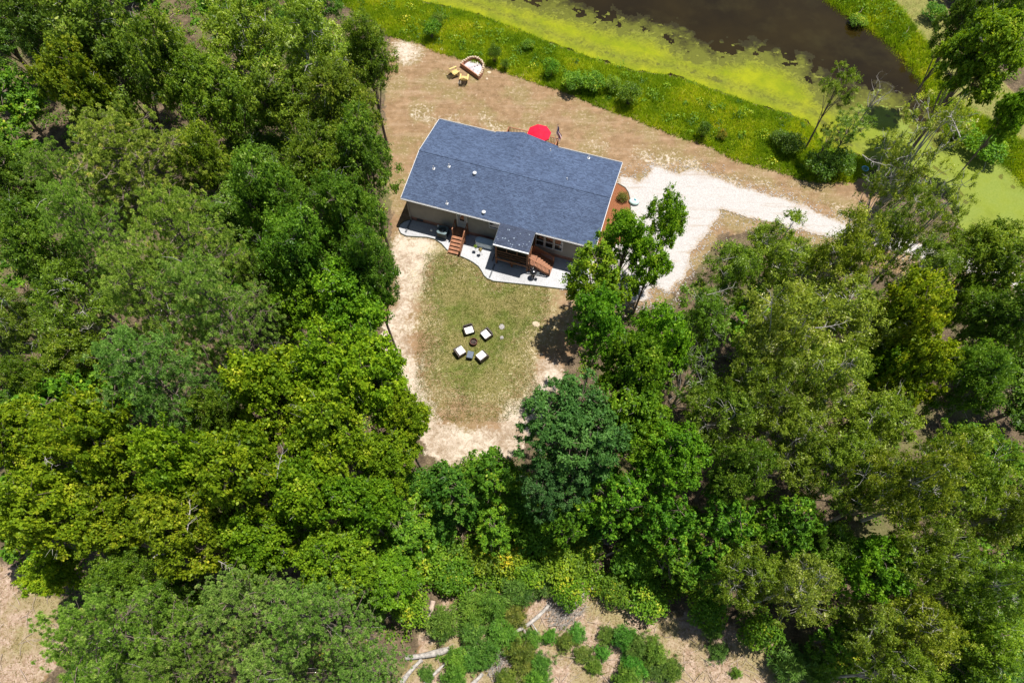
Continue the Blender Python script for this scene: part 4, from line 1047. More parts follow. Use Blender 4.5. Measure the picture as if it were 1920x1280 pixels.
def broadleaf(seed, R=4.5, H=15., base=.40, nlobe=12, nclump=22, nleaf=130, clump=(.42, .85), size=.125, asp=.62, flat=.55, twig=.15, lobe=.46, openness=0., bark='bark'):
    """trunk, limbs to lobes, twigs to leaf clumps, one blade per leaf"""
    rs = np.random.RandomState(seed); T = Tubes(); D = Tubes()
    zb = H * base; ch = H - zb
    top = np.array([rs.normal() * .3, rs.normal() * .3, H * .80])
    trunk = bend(np.array([0, 0, -.3]), top, rs, .015, 7); T.seg(trunk, np.linspace(.26, .07, 7) * (R / 4.5), 7)
    lobes = []; ga = 2.39996
    for i in range(nlobe):
        f = (i + .5) / nlobe; th = i * ga + rs.rand() * .7
        el = 1 - f * 1.05; rr = math.sqrt(max(0, 1 - el * el)); k = (1 - lobe) * (.72 + .5 * rs.rand())
        lobes.append((np.array([math.cos(th) * rr * R * k, math.sin(th) * rr * R * k, zb + ch * (.42 + .36 * el + .09 * rs.normal())]), R * lobe * (.60 + .70 * rs.rand())))
    P_ = []; O_ = []; tone = []; SZ = []
    for c, lr in lobes:
        j = min(6, max(2, int(2 + 4 * (c[2] - zb) / ch - 1))); st_ = trunk[j] * .75 + trunk[j - 1] * .25
        T.seg(bend(st_, c, rs, .06), np.linspace(.085, .03, 4) * (R / 4.5), 5)
        for k in range(nclump):
            d = unit(rs.normal(size=3)); d[2] = d[2] * .75 + .30; d = unit(d)
            cc = c + d * lr * np.array([1, 1, .72]) * (.78 + .3 * rs.rand()); cr = rs.uniform(*clump) * R / 4.5
            if rs.rand() < openness: continue
            if rs.rand() < .5: T.seg(bend(c, cc, rs, .08, 3), np.array([.035, .022, .012]), 3)
            if rs.rand() < twig * .5:
                e = cc + d * (.3 + .5 * rs.rand()) + np.array([0, 0, .15]); D.seg(bend(c * .4 + cc * .6, e, rs, .10, 4), [.030, .024, .016, .006], 4)
                for q_ in range(3): D.seg(bend(cc, e + rs.normal(size=3) * .35, rs, .12, 3), [.015, .010, .004], 3)
            n = int(nleaf * (.5 + 1.0 * rs.rand())); ns_ = max(4, n // 11)
            sd_ = unit(rs.normal(size=(ns_, 3)) + d * .35); sd_[:, 2] = sd_[:, 2] * flat + .15; sl = cr * (.65 + .75 * rs.rand(ns_, 1))
            wh = rs.randint(0, ns_, n); tt = rs.rand(n, 1) ** .6; dd = sd_[wh]
            P_.append(cc + dd * sl[wh] * tt + rs.normal(size=(n, 3)) * cr * .15); O_.append(unit(dd + d * .5 + rs.normal(size=(n, 3)) * .3))
            SZ.append((.65 + .7 * rs.rand(n)) * rs.uniform(.85, 1.15))
            tone.append(np.clip(rs.normal(.45, .12) + .16 * math.sin(cc[0] * 1.1 + seed) * math.cos(cc[1] * .9 + seed * 2) + rs.normal(size=n) * .17, 0, 1))
    P_ = np.concatenate(P_); O_ = np.concatenate(O_); tone = np.concatenate(tone)
    V, F = leaves(P_, O_, size * np.concatenate(SZ)[:, None], rs, .50, asp)
    return T, D, V, F, 4, tone.repeat(4)
def tufts(P_, D_, rs, nn, ln, wd):
    """bundles of needles: thin blades radiating from each shoot tip"""
    n = len(P_); d = unit(rs.normal(size=(n, nn, 3)) * .8 + D_[:, None, :] * .9)
    base = P_[:, None, :] + d * .02; L_ = ln * (.75 + .5 * rs.rand(n, nn, 1)); tip = base + d * L_; tip[..., 2] -= .12 * L_[..., 0]
    s = unit(np.cross(d, rs.normal(size=(n, nn, 3)))) * wd
    V = np.stack([base - s * .6, base + d * L_ * .6 + s, tip], 2)
    return V.reshape(-1, 3), np.arange(n * nn * 3)
def pine(seed, R=4.2, H=18., base=.45, nb=38, ntuft=42, nn=84, ln=.21, wd=.024):
    rs = np.random.RandomState(seed); T = Tubes(); D = Tubes()
    top = np.array([rs.normal() * .4, rs.normal() * .4, H * .97]); trunk = bend(np.array([0, 0, -.3]), top, rs, .012, 8)
    T.seg(trunk, np.linspace(.26, .04, 8), 7)
    P_ = []; Dn = []; tone = []
    for i in range(nb):
        f = (i + .5) / nb; z = base + (1 - base) * f; p0 = top * z + np.array([0, 0, 0]); p0 = np.array([top[0] * z, top[1] * z, H * z])
        r = R * (1 - f ** 1.9) ** .6 * (.65 + .5 * rs.rand()) + .5; th = i * 2.4 + rs.rand() * .8
        tip = p0 + np.array([math.cos(th) * r, math.sin(th) * r, r * (.10 + .35 * f)])
        br = bend(p0, tip, rs, .06, 5); T.seg(br, np.linspace(.07, .02, 5), 4)
        if rs.rand() < .10: D.seg(bend(p0, tip * 1.0 + rs.normal(size=3) * .5, rs, .1, 5), np.linspace(.035, .008, 5), 4)
        for k in range(ntuft):
            t = rs.rand() ** .55; b = p0 + (tip - p0) * (.25 + .75 * t); sp = r * .36 * (1.15 - .6 * t) + .15
            o = rs.normal(size=3) * [1, 1, .40] * sp * .62; e = b + o + np.array([0, 0, .12])
            if rs.rand() < .35: T.seg(bend(b, e, rs, .05, 3), [.022, .015, .008], 3)
            P_.append(e); Dn.append(unit(o * .8 + np.array([0, 0, .55]) + (tip - p0) / r * .3)); 
    keep = []; cellmap = {}
    for i, p in enumerate(P_):
        key = tuple(np.floor(p / .34).astype(int))
        if key in cellmap: continue
        cellmap[key] = 1; keep.append(i)
    P_ = np.array(P_)[keep]; Dn = np.array(Dn)[keep]; V, F = tufts(P_, Dn, rs, nn, ln, wd)
    tone = np.clip(rs.normal(.47, .20, (len(P_), 1)) + rs.normal(size=(len(P_), nn)) * .10 + (rs.rand(len(P_), 1) < .004) * .4, 0, 1)
    return T, D, V, F, 3, tone.reshape(-1).repeat(3)
def bush(seed, R=1.5, H=2.4, n=14, nleaf=170, size=.10, asp=.6, kind='leaf'):
    rs = np.random.RandomState(seed); T = Tubes(); D = Tubes(); P_ = []; O_ = []; tone = []
    if kind == 'needle':
        T.seg(bend(np.zeros(3), np.array([0, 0, H]), rs, .02, 4), [.04, .03, .02, .01], 5); E = []; Dn = []
        for i in range(n):
            f = i / n; th = i * 2.4; r = R * (1 - f * .75) * (.55 + .55 * rs.rand()); e = np.array([math.cos(th) * r, math.sin(th) * r, H * (.25 + .72 * f)])
            b = np.array([0, 0, H * (.12 + .75 * f)]); T.seg(np.stack([b, e]), [.014, .006], 3)
            for k in range(9): t = .25 + .75 * rs.rand(); E.append(b + (e - b) * t + rs.normal(size=3) * R * .20); Dn.append(unit((e - b) + np.array([0, 0, .5])))
        E = np.array(E); V, F = tufts(E, np.array(Dn), rs, 36, .20, .020)
        return T, D, V, F, 3, np.clip(rs.normal(.5, .18, (len(E), 1)) + rs.normal(size=(len(E), 36)) * .12, 0, 1).reshape(-1).repeat(3)
    for i in range(n):
        th = i * 2.4; rr = R * .72 * math.sqrt((i + .5) / n); c = np.array([math.cos(th) * rr, math.sin(th) * rr, H * (.75 - .42 * (rr / R) ** 2) * (.75 + .4 * rs.rand())])
        T.seg(bend(np.array([rs.normal() * .08, rs.normal() * .08, 0]), c, rs, .08, 4), [.03, .02, .015, .008], 4)
        m = int(nleaf * (.6 + .8 * rs.rand())); dd = unit(rs.normal(size=(m, 3))); dd[:, 2] *= .8
        P_.append(c + dd * R * .36 * (.35 + .65 * rs.rand(m, 1) ** .5)); O_.append(unit(dd + [0, 0, .3])); tone.append(np.clip(rs.normal(.45, .17) + rs.normal(size=m) * .16, 0, 1))
    P_ = np.concatenate(P_); P_[:, 2] = np.maximum(P_[:, 2], .05); V, F = leaves(P_, np.concatenate(O_), size, rs, .55, asp)
    return T, D, V, F, 4, np.concatenate(tone).repeat(4)

HID = (0, 0, -500)
PROTO = {}
def proto(key, gen, leafmat, bark, deadmat='pale_bark', R=4.5, H=15.):
    T, D, V, F, k, tone = gen
    parts = [('crown', np_mesh('crown', V, F, k, dict(tone=tone), [L[leafmat]])), ('trunk', T.mesh('trunk', L[bark]))]
    if D.n: parts.append(('bare_branch', D.mesh('bare_branch', L[deadmat])))
    PROTO.setdefault(key, []).append((parts, R, H))
for i in range(5): proto('bright', broadleaf(10 + i, size=.125, asp=.72, nlobe=15, nclump=24, nleaf=115, clump=(.42, .85), twig=.08, flat=.6), 'bright', 'bark')
for i in range(5): proto('oak', broadleaf(30 + i, size=.11, asp=.5, nlobe=16, nclump=22, nleaf=115, clump=(.42, .9), twig=.07, lobe=.42, flat=.7), 'oak', 'bark')
for i in range(4): proto('olive', broadleaf(50 + i, size=.115, asp=.36, nlobe=15, nclump=18, nleaf=105, clump=(.42, .85), twig=.11, openness=.12, lobe=.38, base=.34), 'olive', 'pale_bark')
for i in range(3): proto('pine', pine(70 + i, R=4.4, H=18), 'pine', 'bark', R=4.4, H=18.)
proto('blue', broadleaf(90, size=.115, asp=.45, nlobe=15, nclump=24, nleaf=115, clump=(.35, .62), flat=.5, twig=.02), 'blue', 'bark')
for i in range(3): proto('loose', broadleaf(180 + i, size=.125, asp=.72, nlobe=14, nclump=17, nleaf=100, clump=(.45, .95), twig=.10, flat=.9, lobe=.34, openness=.18, base=.25), 'bright', 'bark')
for i in range(3): proto('small', broadleaf(100 + i, R=2.6, H=7., base=.22, size=.10, asp=.62, nlobe=10, nclump=13, nleaf=95, clump=(.45, .85), twig=.05), 'shrub', 'bark', R=2.6, H=7.)
for i in range(3): proto('bush', bush(120 + i, size=.085), 'shrub', 'bark', R=1.5, H=2.4)
for i in range(2): proto('darkbush', bush(130 + i, size=.075, n=16, nleaf=150), 'oak', 'dark_bark', R=1.5, H=2.4)
for i in range(4): proto('sapling', bush(140 + i, R=.9, H=1.7, n=15 + 2 * (i % 3), kind='needle'), 'sapling', 'bark', R=.9, H=1.7)
proto('willow', broadleaf(160, R=3., H=9., base=.45, size=.085, asp=.28, nlobe=9, nclump=13, nleaf=110, clump=(.45, .8), openness=.10, lobe=.36, twig=.05), 'olive', 'bark', R=3., H=9.)
proto('sparse', broadleaf(170, size=.105, asp=.36, nlobe=14, nclump=15, nleaf=75, clump=(.35, .65), twig=.5, openness=.32, lobe=.34, base=.30), 'olive', 'pale_bark')
_cnt = {}
NAMES = dict(loose='broadleaf_tree', bright='broadleaf_tree', oak='oak_tree', olive='oak_tree', pine='pine_tree', blue='broadleaf_tree', small='young_tree', bush='shrub', darkbush='shrub', sapling='pine_sapling', willow='willow_tree', sparse='oak_tree')
def plant(key, x, y, R_, H_, label, tint=(1, 1, 1), group=None, lean=None, rs=random.Random(5), cat=None):
    i = _cnt.get(key, 0); _cnt[key] = i + 1
    parts, R0, H0 = PROTO[key][i % len(PROTO[key])]
    t = thing(NAMES[key], label, cat or ('shrub' if 'bush' in key else 'tree'), (x, y, land1(x, y) - .02), rs.random() * 6.28, group)
    sx = R_ / R0; sz = H_ / H0
    t.scale = (sx, sx * (.92 + .16 * rs.random()), sz)
    if lean: t.rotation_euler = (lean[0], lean[1], rs.random() * 6.28)
    j = lambda: .92 + .16 * rs.random()
    b = .88 + .26 * rs.random()
    for nm, me in parts:
        o = link(nm, me, t)
        if nm == 'bare_branch': o['kind'] = 'stuff'
        if nm == 'crown': o.color = (tint[0] * b * j(), tint[1] * b, tint[2] * b * j(), 1)
    return t
SP = []   # occupied crown discs, used to fill the wood evenly
def tree(key, px, py, rpx, h, label, tint=(1, 1, 1), **k):
    h = h * (1 + .14 * math.sin(px * 1.7 + py * .9)); z = h * .78; x, y = at(px, py, z); r = rpx * .87 * depth_scale(py, z); SP.append((x, y, r))
    return plant(key, x, y, r, h, label, tint, **k)
# tints
Y_ = (1.35, 1.15, .9); DK = (.72, .8, .85); GY = (1.15, 1.05, 1.5); BG = (.8, 1.15, .8)
TREES = [
 # key, px, py, crown radius px, height m, label, tint
 ('oak',185,70,120,17,'tall dark green oak at the top left, right of the dark gap',(1,1,1)),
 ('oak',55,25,75,15,'dark oak in the top left corner of the photo',DK),
 ('oak',25,330,70,13,'dark green oak on the left photo edge below the shaded gap',(1,1,1)),
 ('bright',150,165,72,15,'yellowish green tree near the left edge above the large round pine',(1.0,.85,1)),
 ('oak',305,110,80,16,'olive green oak between the top left oak and the shaded track',(1.2,1.05,1)),
 ('oak',215,235,62,14,'oak squeezed between the yellowish tree and the pines',(1.3,1.15,1)),
 ('olive',455,55,95,16,'grey green oak at the top edge with pale twigs showing',(1,1.15,.9)),
 ('olive',575,60,92,16,'pale grey green oak at the top edge beside the lawn',(1,1.1,1)),
 ('oak',685,95,62,14,'green oak overhanging the top left end of the bare lawn',(1.3,1.15,1)),
 ('oak',395,165,85,16,'mid green oak left of the sandy gap in the upper wood',(1.35,1.2,1)),
 ('oak',525,180,85,16,'full green oak directly above the small sandy gap',(1.3,1.15,1.1)),
 ('oak',640,190,78,15,'green oak whose crown edges the lawn level with the yellow chairs',(1.2,1.1,1)),
 ('pine',250,300,115,18,'large round light green pine, upper one of the left wood',(1.05,1.0,.8)),
 ('pine',120,350,75,15,'smaller pine tucked against the left side of the upper round pine',(.95,1,.8)),
 ('oak',375,290,58,14,'bright topped oak filling between the upper round pine and the sandy gap',(1.3,1.2,.9)),
 ('oak',680,290,68,15,'dark oak with crown touching the bare lawn left of the roof',(1.1,1.1,1)),
 ('oak',590,300,80,16,'deep green oak behind the dark oak at the lawn edge',(1.1,1.1,1)),
 ('oak',500,370,80,16,'dense deep green oak right of the upper pines',(1,1.1,1)),
 ('oak',650,400,80,16,'dense dark oak facing the left end of the house',(.95,1.05,1)),
 ('oak',560,465,85,16,'dark oak below the dense oaks, left of the house corner',(.9,1.05,1)),
 ('oak',690,500,66,14,'dark oak overhanging the pale sand beside the patio',(.9,1.05,1)),
 ('oak',55,450,85,14,'thin crowned oak on the left edge beside the second pine',(1,1,.9)),
 ('pine',165,430,72,15,'low spreading pine below the upper round pine',(.95,1,.85)),
 ('olive',125,560,85,13,'open crowned olive oak on the left with bare sand showing through',(.8,.9,.8)),
 ('olive',40,600,75,12,'sparse olive oak on the left photo edge beside a fallen white branch',(.8,.85,.8)),
 ('oak',140,670,72,12,'low green oak above the sandy opening at the left',(1.3,1.15,.9)),
 ('oak',50,710,50,10,'small oak on the left edge above the sandy opening',(1.2,1.1,.9)),
 ('pine',355,470,98,18,'second large pine, just below the upper round pine',(1,1,.85)),
 ('pine',295,560,100,19,'broad pine in the middle of the left wood',(.95,1,.95)),
 ('pine',415,580,92,18,'pale tipped pine nearest the dark oaks, in the middle of the left wood',(.9,1,1)),
 ('pine',300,720,100,17,'lowest bluish pine of the left wood above the yellow green trees',(.78,1,1.1)),
 ('oak',495,500,56,13,'dark oak wedged between the pale tipped pine and the lawn trees',DK),
 ('bright',575,560,80,15,'bright green tree just right of the pale tipped pine',(.85,1,1)),
 ('bright',655,575,80,15,'vivid green tree left of the sandy strip beside the lawn',(.75,.95,1)),
 ('bright',500,725,98,16,'bright yellow green tree, uppermost of the big yellow green group',(1.1,1.1,1)),
 ('bright',610,700,85,16,'yellow green tree behind the sandy strip, with deep green gaps',(1,1.05,1)),
 ('bright',700,710,82,15,'yellow green tree bordering the sandy strip beside the lawn',(1.05,1.1,1)),
 ('bright',755,790,62,13,'yellow green tree pushing out over the lower left lawn corner',(1.1,1.1,1)),
 ('bright',610,820,90,17,'yellow green tree with a bleached branch in its middle',(1.05,1.05,1)),
 ('bright',715,860,78,15,'golden green tree just below the lawn corner',(1.05,1.05,1)),
 ('oak',410,790,60,13,'dark small oak in the hollow below the bluish pine',(1.2,1.1,1)),
 ('bright',60,820,85,15,'golden green tree on the left edge below the sandy opening',(1.15,1.05,1)),
 ('bright',185,825,90,16,'golden green tree directly beneath the bluish pine',(1.1,1,1)),
 ('bright',320,870,92,17,'golden green tree with a dead grey stub in its crown',(1.05,1,1)),
 ('bright',455,880,98,17,'yellow green tree left of the white forked branch',(1.05,1.05,1)),
 ('bright',570,930,90,16,'yellow green tree just right of the white forked branch',(.95,1.05,1)),
 ('bright',90,950,90,16,'golden green tree above the bare patch at lower left',(1.1,1,1)),
 ('bright',210,970,88,16,'golden green tree with brown ground glimpsed beside it',(1.1,1,1)),
 ('bright',345,985,90,16,'olive tinted broadleaf tree holding the long white dead limb',(1.1,.92,1)),
 ('bright',680,950,76,14,'shaded green tree below the golden green tree at the lawn corner',(.7,.9,1)),
 ('bright',480,1010,85,15,'green tree above the brown shaded hollow',(.85,.95,1)),
 ('bright',640,1050,85,14,'bright green tree right of the brown shaded hollow',(.85,1,1)),
 ('bright',95,1075,55,10,'low golden green tree leaning over the bare patch at lower left',(1.15,1.1,1)),
 ('oak',230,1080,68,13,'dark fine leaved oak above the bottom left pine',(1.1,1.1,1)),
 ('oak',330,1120,60,12,'dark fine leaved oak in the shade between the two bottom pines',(.9,1,1)),
 ('pine',225,1190,105,17,'bushy green pine in the bottom left, left of the dark cleft',(.95,1.05,.8)),
 ('pine',330,1265,70,15,'pine cut by the bottom photo edge, left of the grey brush heap',(.95,1,.85)),
 ('pine',470,1150,95,18,'greyish pine below the brown shaded hollow',(.85,.95,1.05)),
 ('pine',600,1165,95,17,'greyish pine with tan dead twigs, right one of the bottom pines',(.85,.98,1)),
 ('pine',520,1265,90,16,'pine at the bottom edge beside the grey brush heap',(.85,.95,1.05)),
 ('pine',680,1255,72,14,'bluish pine at the bottom edge left of the fallen white logs',(.8,.98,1)),
 ('bright',735,1080,58,8,'low bright broadleaf tree above the pale stump',(.8,.95,1)),
 ('small',745,985,70,8,'green young tree left of the small brown opening',(.8,.95,1)),
 ('small',850,915,66,8,'dark green young tree at the foot of the sandy clearing',(.5,.75,1.3)),
 ('small',925,890,66,9,'bright green young tree left of the blue green tree',(.75,1,1)),
 ('small',925,985,50,5,'low green shrubby tree right of the small brown opening',(.8,1,1)),
 ('blue',1078,795,116,15,'large blue green tree standing at the lower right of the lawn',(1,1,1)),
 ('blue',1040,905,72,11,'smaller blue green tree below the large blue green one',(.9,.9,1)),
 ('bright',1185,790,85,15,'bright green tree pressed against the right side of the blue green tree',(.75,.95,1)),
 ('bright',1195,690,75,14,'green tree above the bright one, right of the blue green tree',(.65,.85,1)),
 ('small',1160,930,72,10,'vivid green tree below and right of the blue green tree',(.8,1,1)),
 ('bright',1255,860,82,14,'green tree left of the black shaded hollow',(.6,.85,1)),
 ('small',1065,965,62,8,'bright green young tree above the pale brush opening',(.9,1.05,1)),
 ('small',1260,965,66,9,'deep green young tree right of the pale brush opening',(.6,.9,1)),
 ('loose',1120,500,74,13,'feathery green tree overhanging the right front corner of the roof',(.95,1,1)),
 ('loose',1178,430,60,12,'feathery green tree rising beside the right end of the roof',(.85,1,1)),
 ('loose',1255,400,48,13,'slender green tree top standing out against the white drive',(.8,1,1)),
 ('loose',1220,485,52,11,'open green tree linking the slender tree top to the lawn trees',(.8,1,1)),
 ('loose',1130,590,78,14,'dark green tree casting its shadow on the lawn',(.6,.85,1)),
 ('loose',1245,625,80,14,'green tree below the lower lobe of the white drive',(.75,.95,1)),
 ('olive',1375,505,66,12,'open olive oak at the brown patch beside the drive',(.75,.9,.8)),
 ('olive',1320,590,70,13,'dark olive oak right of the lower drive lobe',(.7,.9,.8)),
 ('sparse',1300,690,80,14,'sparse dull oak with long bare grey branches right of the lawn trees',(.8,.95,.9)),
 ('olive',1350,770,82,14,'loose grey green oak above the black shaded hollow',(.85,1,.9)),
 ('olive',1460,480,88,15,'full olive oak along the lower edge of the drive',(.95,1,.8)),
 ('olive',1590,475,76,15,'olive oak where the drive disappears under the trees',(1,1,.8)),
 ('olive',1470,610,105,17,'large silvery olive oak in the middle of the right wood',(1.3,1.2,1.5)),
 ('olive',1590,590,110,18,'largest silvery olive oak of the right wood, tallest in its middle',(1.4,1.28,1.6)),
 ('olive',1540,720,98,17,'silvery olive oak below the largest one',(1.25,1.15,1.2)),
 ('olive',1430,720,80,15,'dull olive oak with pink ground showing beneath it',(.8,.85,.8)),
 ('bright',1700,590,78,16,'bright golden oak standing out in the right wood',(1.35,1.1,1)),
 ('bright',1730,680,72,15,'golden broadleaf tree with bare grey limbs on its right side',(1.3,1.05,1)),
 ('bright',1660,690,55,13,'small vivid green tree beneath the golden ones',(.8,1,1)),
 ('olive',1650,790,92,15,'olive oak below the golden trees',(.95,1,.8)),
 ('olive',1500,830,92,15,'olive green oak right of the black shaded hollow',(.9,.95,.8)),
 ('oak',1390,880,72,12,'dark green oak below the black shaded hollow',(1.1,1.1,1)),
 ('olive',1680,430,56,13,'dull olive oak at the right end of the visible drive',(.8,.85,.8)),
 ('sparse',1685,335,72,15,'open olive oak between the drive and the pond',(.85,.9,.8)),
 ('sparse',1750,250,88,17,'tall pale oak with bare silvery limbs leaning over the pond',(1.4,1.25,1.5)),
 ('sparse',1770,380,70,15,'open pale oak between the two arms of the pond',(1.0,1.0,.9)),
 ('olive',1740,500,60,13,'olive oak over the pale spots of drive gravel',(.8,.9,.9)),
 ('oak',1860,480,85,14,'dark green oak at the right edge above the last drive gravel',(1.2,1.15,1)),
 ('olive',1810,560,62,12,'green oak left of the dark oaks at the right edge',(.9,1.05,.7)),
 ('oak',1885,600,80,15,'dark oak on the right photo edge right of the golden oak',(1.1,1.1,1)),
 ('oak',1840,700,75,14,'deep green oak above the black gap at the right edge',(.95,1.1,1)),
 ('small',1720,900,60,8,'young green tree in the gap beneath the right wood',(.7,.9,1)),
 ('bright',1858,80,84,15,'big star leaved bright green tree at the top right beyond the pond',(1.0,1.05,1)),
 ('oak',1835,0,50,14,'dark tree behind the big star leaved tree at the top edge',(.9,.95,.9)),
 ('bright',1918,190,38,10,'green tree on the right edge below the big star leaved tree',(.8,.95,1)),
 ('oak',1890,20,60,15,'dark tree filling the top right corner',DK),
 ('olive',1595,880,95,14,'olive oak left of the pair of olive crowns at lower right',(.95,1,.8)),
 ('olive',1705,900,98,15,'broad olive oak, left one of the pair at lower right',(1,.98,.8)),
 ('olive',1815,880,98,15,'broad olive oak, right one of the pair at lower right',(.95,1,.8)),
 ('olive',1900,960,75,14,'olive oak with bare pale twigs on the lower right edge',(.85,.9,.9)),
 ('small',1480,985,80,11,'green tree above the pale speckled tree at lower right',(.75,.95,1)),
 ('small',1370,980,72,10,'bright green young tree above the pink clearing',(.75,.95,1)),
 ('small',1270,1050,60,7,'olive green tree bordering the top of the pink clearing',(.85,.95,1)),
 ('olive',1400,1070,80,10,'olive green tree right of the pink clearing',(.85,.98,.7)),
 ('olive',1500,1100,84,11,'tree speckled with pale silvery leaves at lower right',(1.3,1.2,1.5)),
 ('bright',1640,1060,80,12,'vivid green tree in the middle of the lower right wood',(.7,.95,1)),
 ('oak',1560,1030,60,11,'dark green tree between the speckled tree and the vivid green one',(.9,1.05,1)),
 ('olive',1745,1040,85,13,'dull olive tree right of the vivid green one',(.8,.9,.7)),
 ('olive',1650,1175,80,12,'white speckled tree near the bottom edge at right',(1.1,1.1,1.1)),
 ('olive',1735,1170,85,12,'yellow speckled tree near the bottom edge at right',(1.15,1.1,.8)),
 ('olive',1860,1090,88,13,'olive tree on the lower right edge above the corner',(.85,.95,.7)),
 ('oak',1840,1215,85,12,'green oak in the bottom right corner',(1.3,1.2,.8)),
 ('olive',1700,1265,70,11,'pale flecked tree cut by the bottom edge at right',(1,1.05,.9)),
 ('small',1580,1200,54,6,'low green tree on the right border of the pink clearing',(.7,.9,1)),
 ('small',1330,1050,50,7,'small green tree in the row above the pink clearing',(.6,.85,1)),
]
TREEPOS = []
for (k, px, py, r, h, lab, tint) in TREES: o = tree(k, px, py, r, h, lab, tint); TREEPOS.append((o.location.x, o.location.y, lab))

# low growth between the clearing and the sandy lawn, and along the wood edges
BUSHES = [
 ('bush',825,985,42,2.8,'dark leafed shrub just left of the small brown opening',(.6,.85,1.2)), ('bush',905,1040,46,2.6,'yellowing shrub in the middle of the low scrub',(1.25,1.05,.9)),
 ('bush',960,1045,42,2.4,'golden tinged shrub right of the yellowing shrub',(1.35,1.1,.9)), ('bush',1010,1010,46,3,'bright green shrub left of the pale brush opening',(1,1.05,1)),
 ('bush',860,1080,44,2.6,'green shrub above the dense cluster of pine saplings',(.9,1,1)), ('bush',800,1050,46,3,'rounded green shrub right of the low bright broadleaf tree',(.9,1,1)),
 ('bush',1050,1055,46,3,'olive shrub below the pale brush opening',(1.15,1,.9)), ('bush',1100,1030,40,2.4,'light green shrub beside the long pale stick',(1.2,1.1,1)),
 ('bush',1070,1110,38,2.6,'green shrub above the big fallen white log',(1,1.05,1)), ('bush',1190,1050,46,3.4,'green shrub right of the long pale stick',(.9,1,1)),
 ('bush',1150,1110,34,2.2,'shrub below the short white log end',(1,1,1)), ('bush',1215,1125,42,2.8,'shrub bordering the top left of the pink clearing',(.8,.95,1)),
 ('bush',1330,1140,46,3,'dark green shrub at the right border of the pink clearing',(.75,.95,1)), ('bush',1425,1180,46,3,'olive shrub under the pale speckled tree',(1,1,.9)),
 ('bush',880,950,40,2.6,'green shrub directly above the small brown opening',(.6,.9,1)), ('bush',985,955,42,3,'green shrub between the low shrubby tree and the blue green tree',(.7,.9,1)),
 ('bush',790,905,36,2.4,'shrub at the lower left foot of the sandy lawn edge',(.7,.9,1)), ('bush',1590,1235,46,2.6,'bright shrub low on the right border of the pink clearing',(1.1,1.1,1)),
 ('bush',700,1120,46,3.4,'bright green shrub above the pines and pale stump',(.9,1,1)), ('bush',1120,975,40,3,'deep green shrub right above the pale brush opening',(.6,.9,1)),
 ('bush',770,1140,42,3.,'green shrub left of the pale stump',(.9,1,1)), ('bush',995,1075,36,2.4,'fresh green shrub above the darkest pine sapling',(1,1.05,1)),
 ('darkbush',927,95,15,2.6,'dark upright evergreen shrub on the bank right of the fire pit',(.75,.8,.9)), ('bush',808,50,19,2.4,'leafy green shrub on the weedy bank above the yellow chairs',(.8,1,1)),
 ('darkbush',820,35,15,1.6,'low dark shrub at the top of the weedy bank',(1,.9,.8)), ('darkbush',947,118,10,1.4,'small dark shrub right of the upright evergreen shrub',(1,1,1)),
 ('bush',1033,122,18,2.4,'shrub on the bank in line with the roof peak',(.75,.95,1)), ('bush',1075,150,24,2.2,'yellow green shrub on the bank above the red parasol',(.9,1,1)),
 ('bush',1110,150,26,2.2,'wide yellow green shrub in the middle of the bank',(1,1,1)), ('darkbush',1182,172,26,2.8,'large dark shrub in the middle of the bank',(1.1,1.1,1)),
 ('darkbush',1150,155,20,1.8,'dark shrub left of the large dark bank shrub',(1.3,1.3,1)), ('darkbush',1322,240,15,2.2,'small dark evergreen shrub on the bank above the drive',(.8,.9,1)),
 ('bush',1355,250,11,1.3,'small reddish green shrub beside the small dark evergreen',(1.2,.8,1)), ('darkbush',1485,265,30,2.2,'spreading dark shrub at the pond edge',(.9,.9,1)),
 ('darkbush',1460,255,18,1.6,'small dark shrub left of the spreading one at the pond edge',(.9,.9,1)), ('darkbush',1545,305,36,2.8,'dark shrub under the pond side willow, nearer the drive',(.8,.9,1)),
 ('darkbush',1580,300,32,3.,'dark shrub under the pond side willow, nearer the light blue tub',(.8,.9,1)), ('bush',990,82,14,1.2,'low shrub among the weeds above the roof peak',(1.1,1.1,1)),
 ('darkbush',1168,368,13,.9,'small dark bronze shrub in the orange mulch bed',(1.0,.62,1.)), ('bush',1178,402,17,1.6,'yellow green shrub at the near end of the mulch bed',(1.4,1.1,1)),
 ('bush',1820,230,34,3,'bright shrub on the far bank right of the pale leaning oak',(.9,1.05,1)), ('bush',1870,260,36,3,'bright shrub on the far bank by the right edge',(.9,1.05,1)),
 ('bush',1755,20,24,2,'shrub below the dark trees on the far mown strip',(.7,.9,1)), ('bush',1620,20,20,1.6,'weedy shrub on the far bank near the top edge',(1,1,1)),
]
for (k, px, py, r, h, lab, tint) in BUSHES:
    z = h * .6; x, y = at(px, py, z); plant(k, x, y, r * depth_scale(py, z), h, lab, tint)
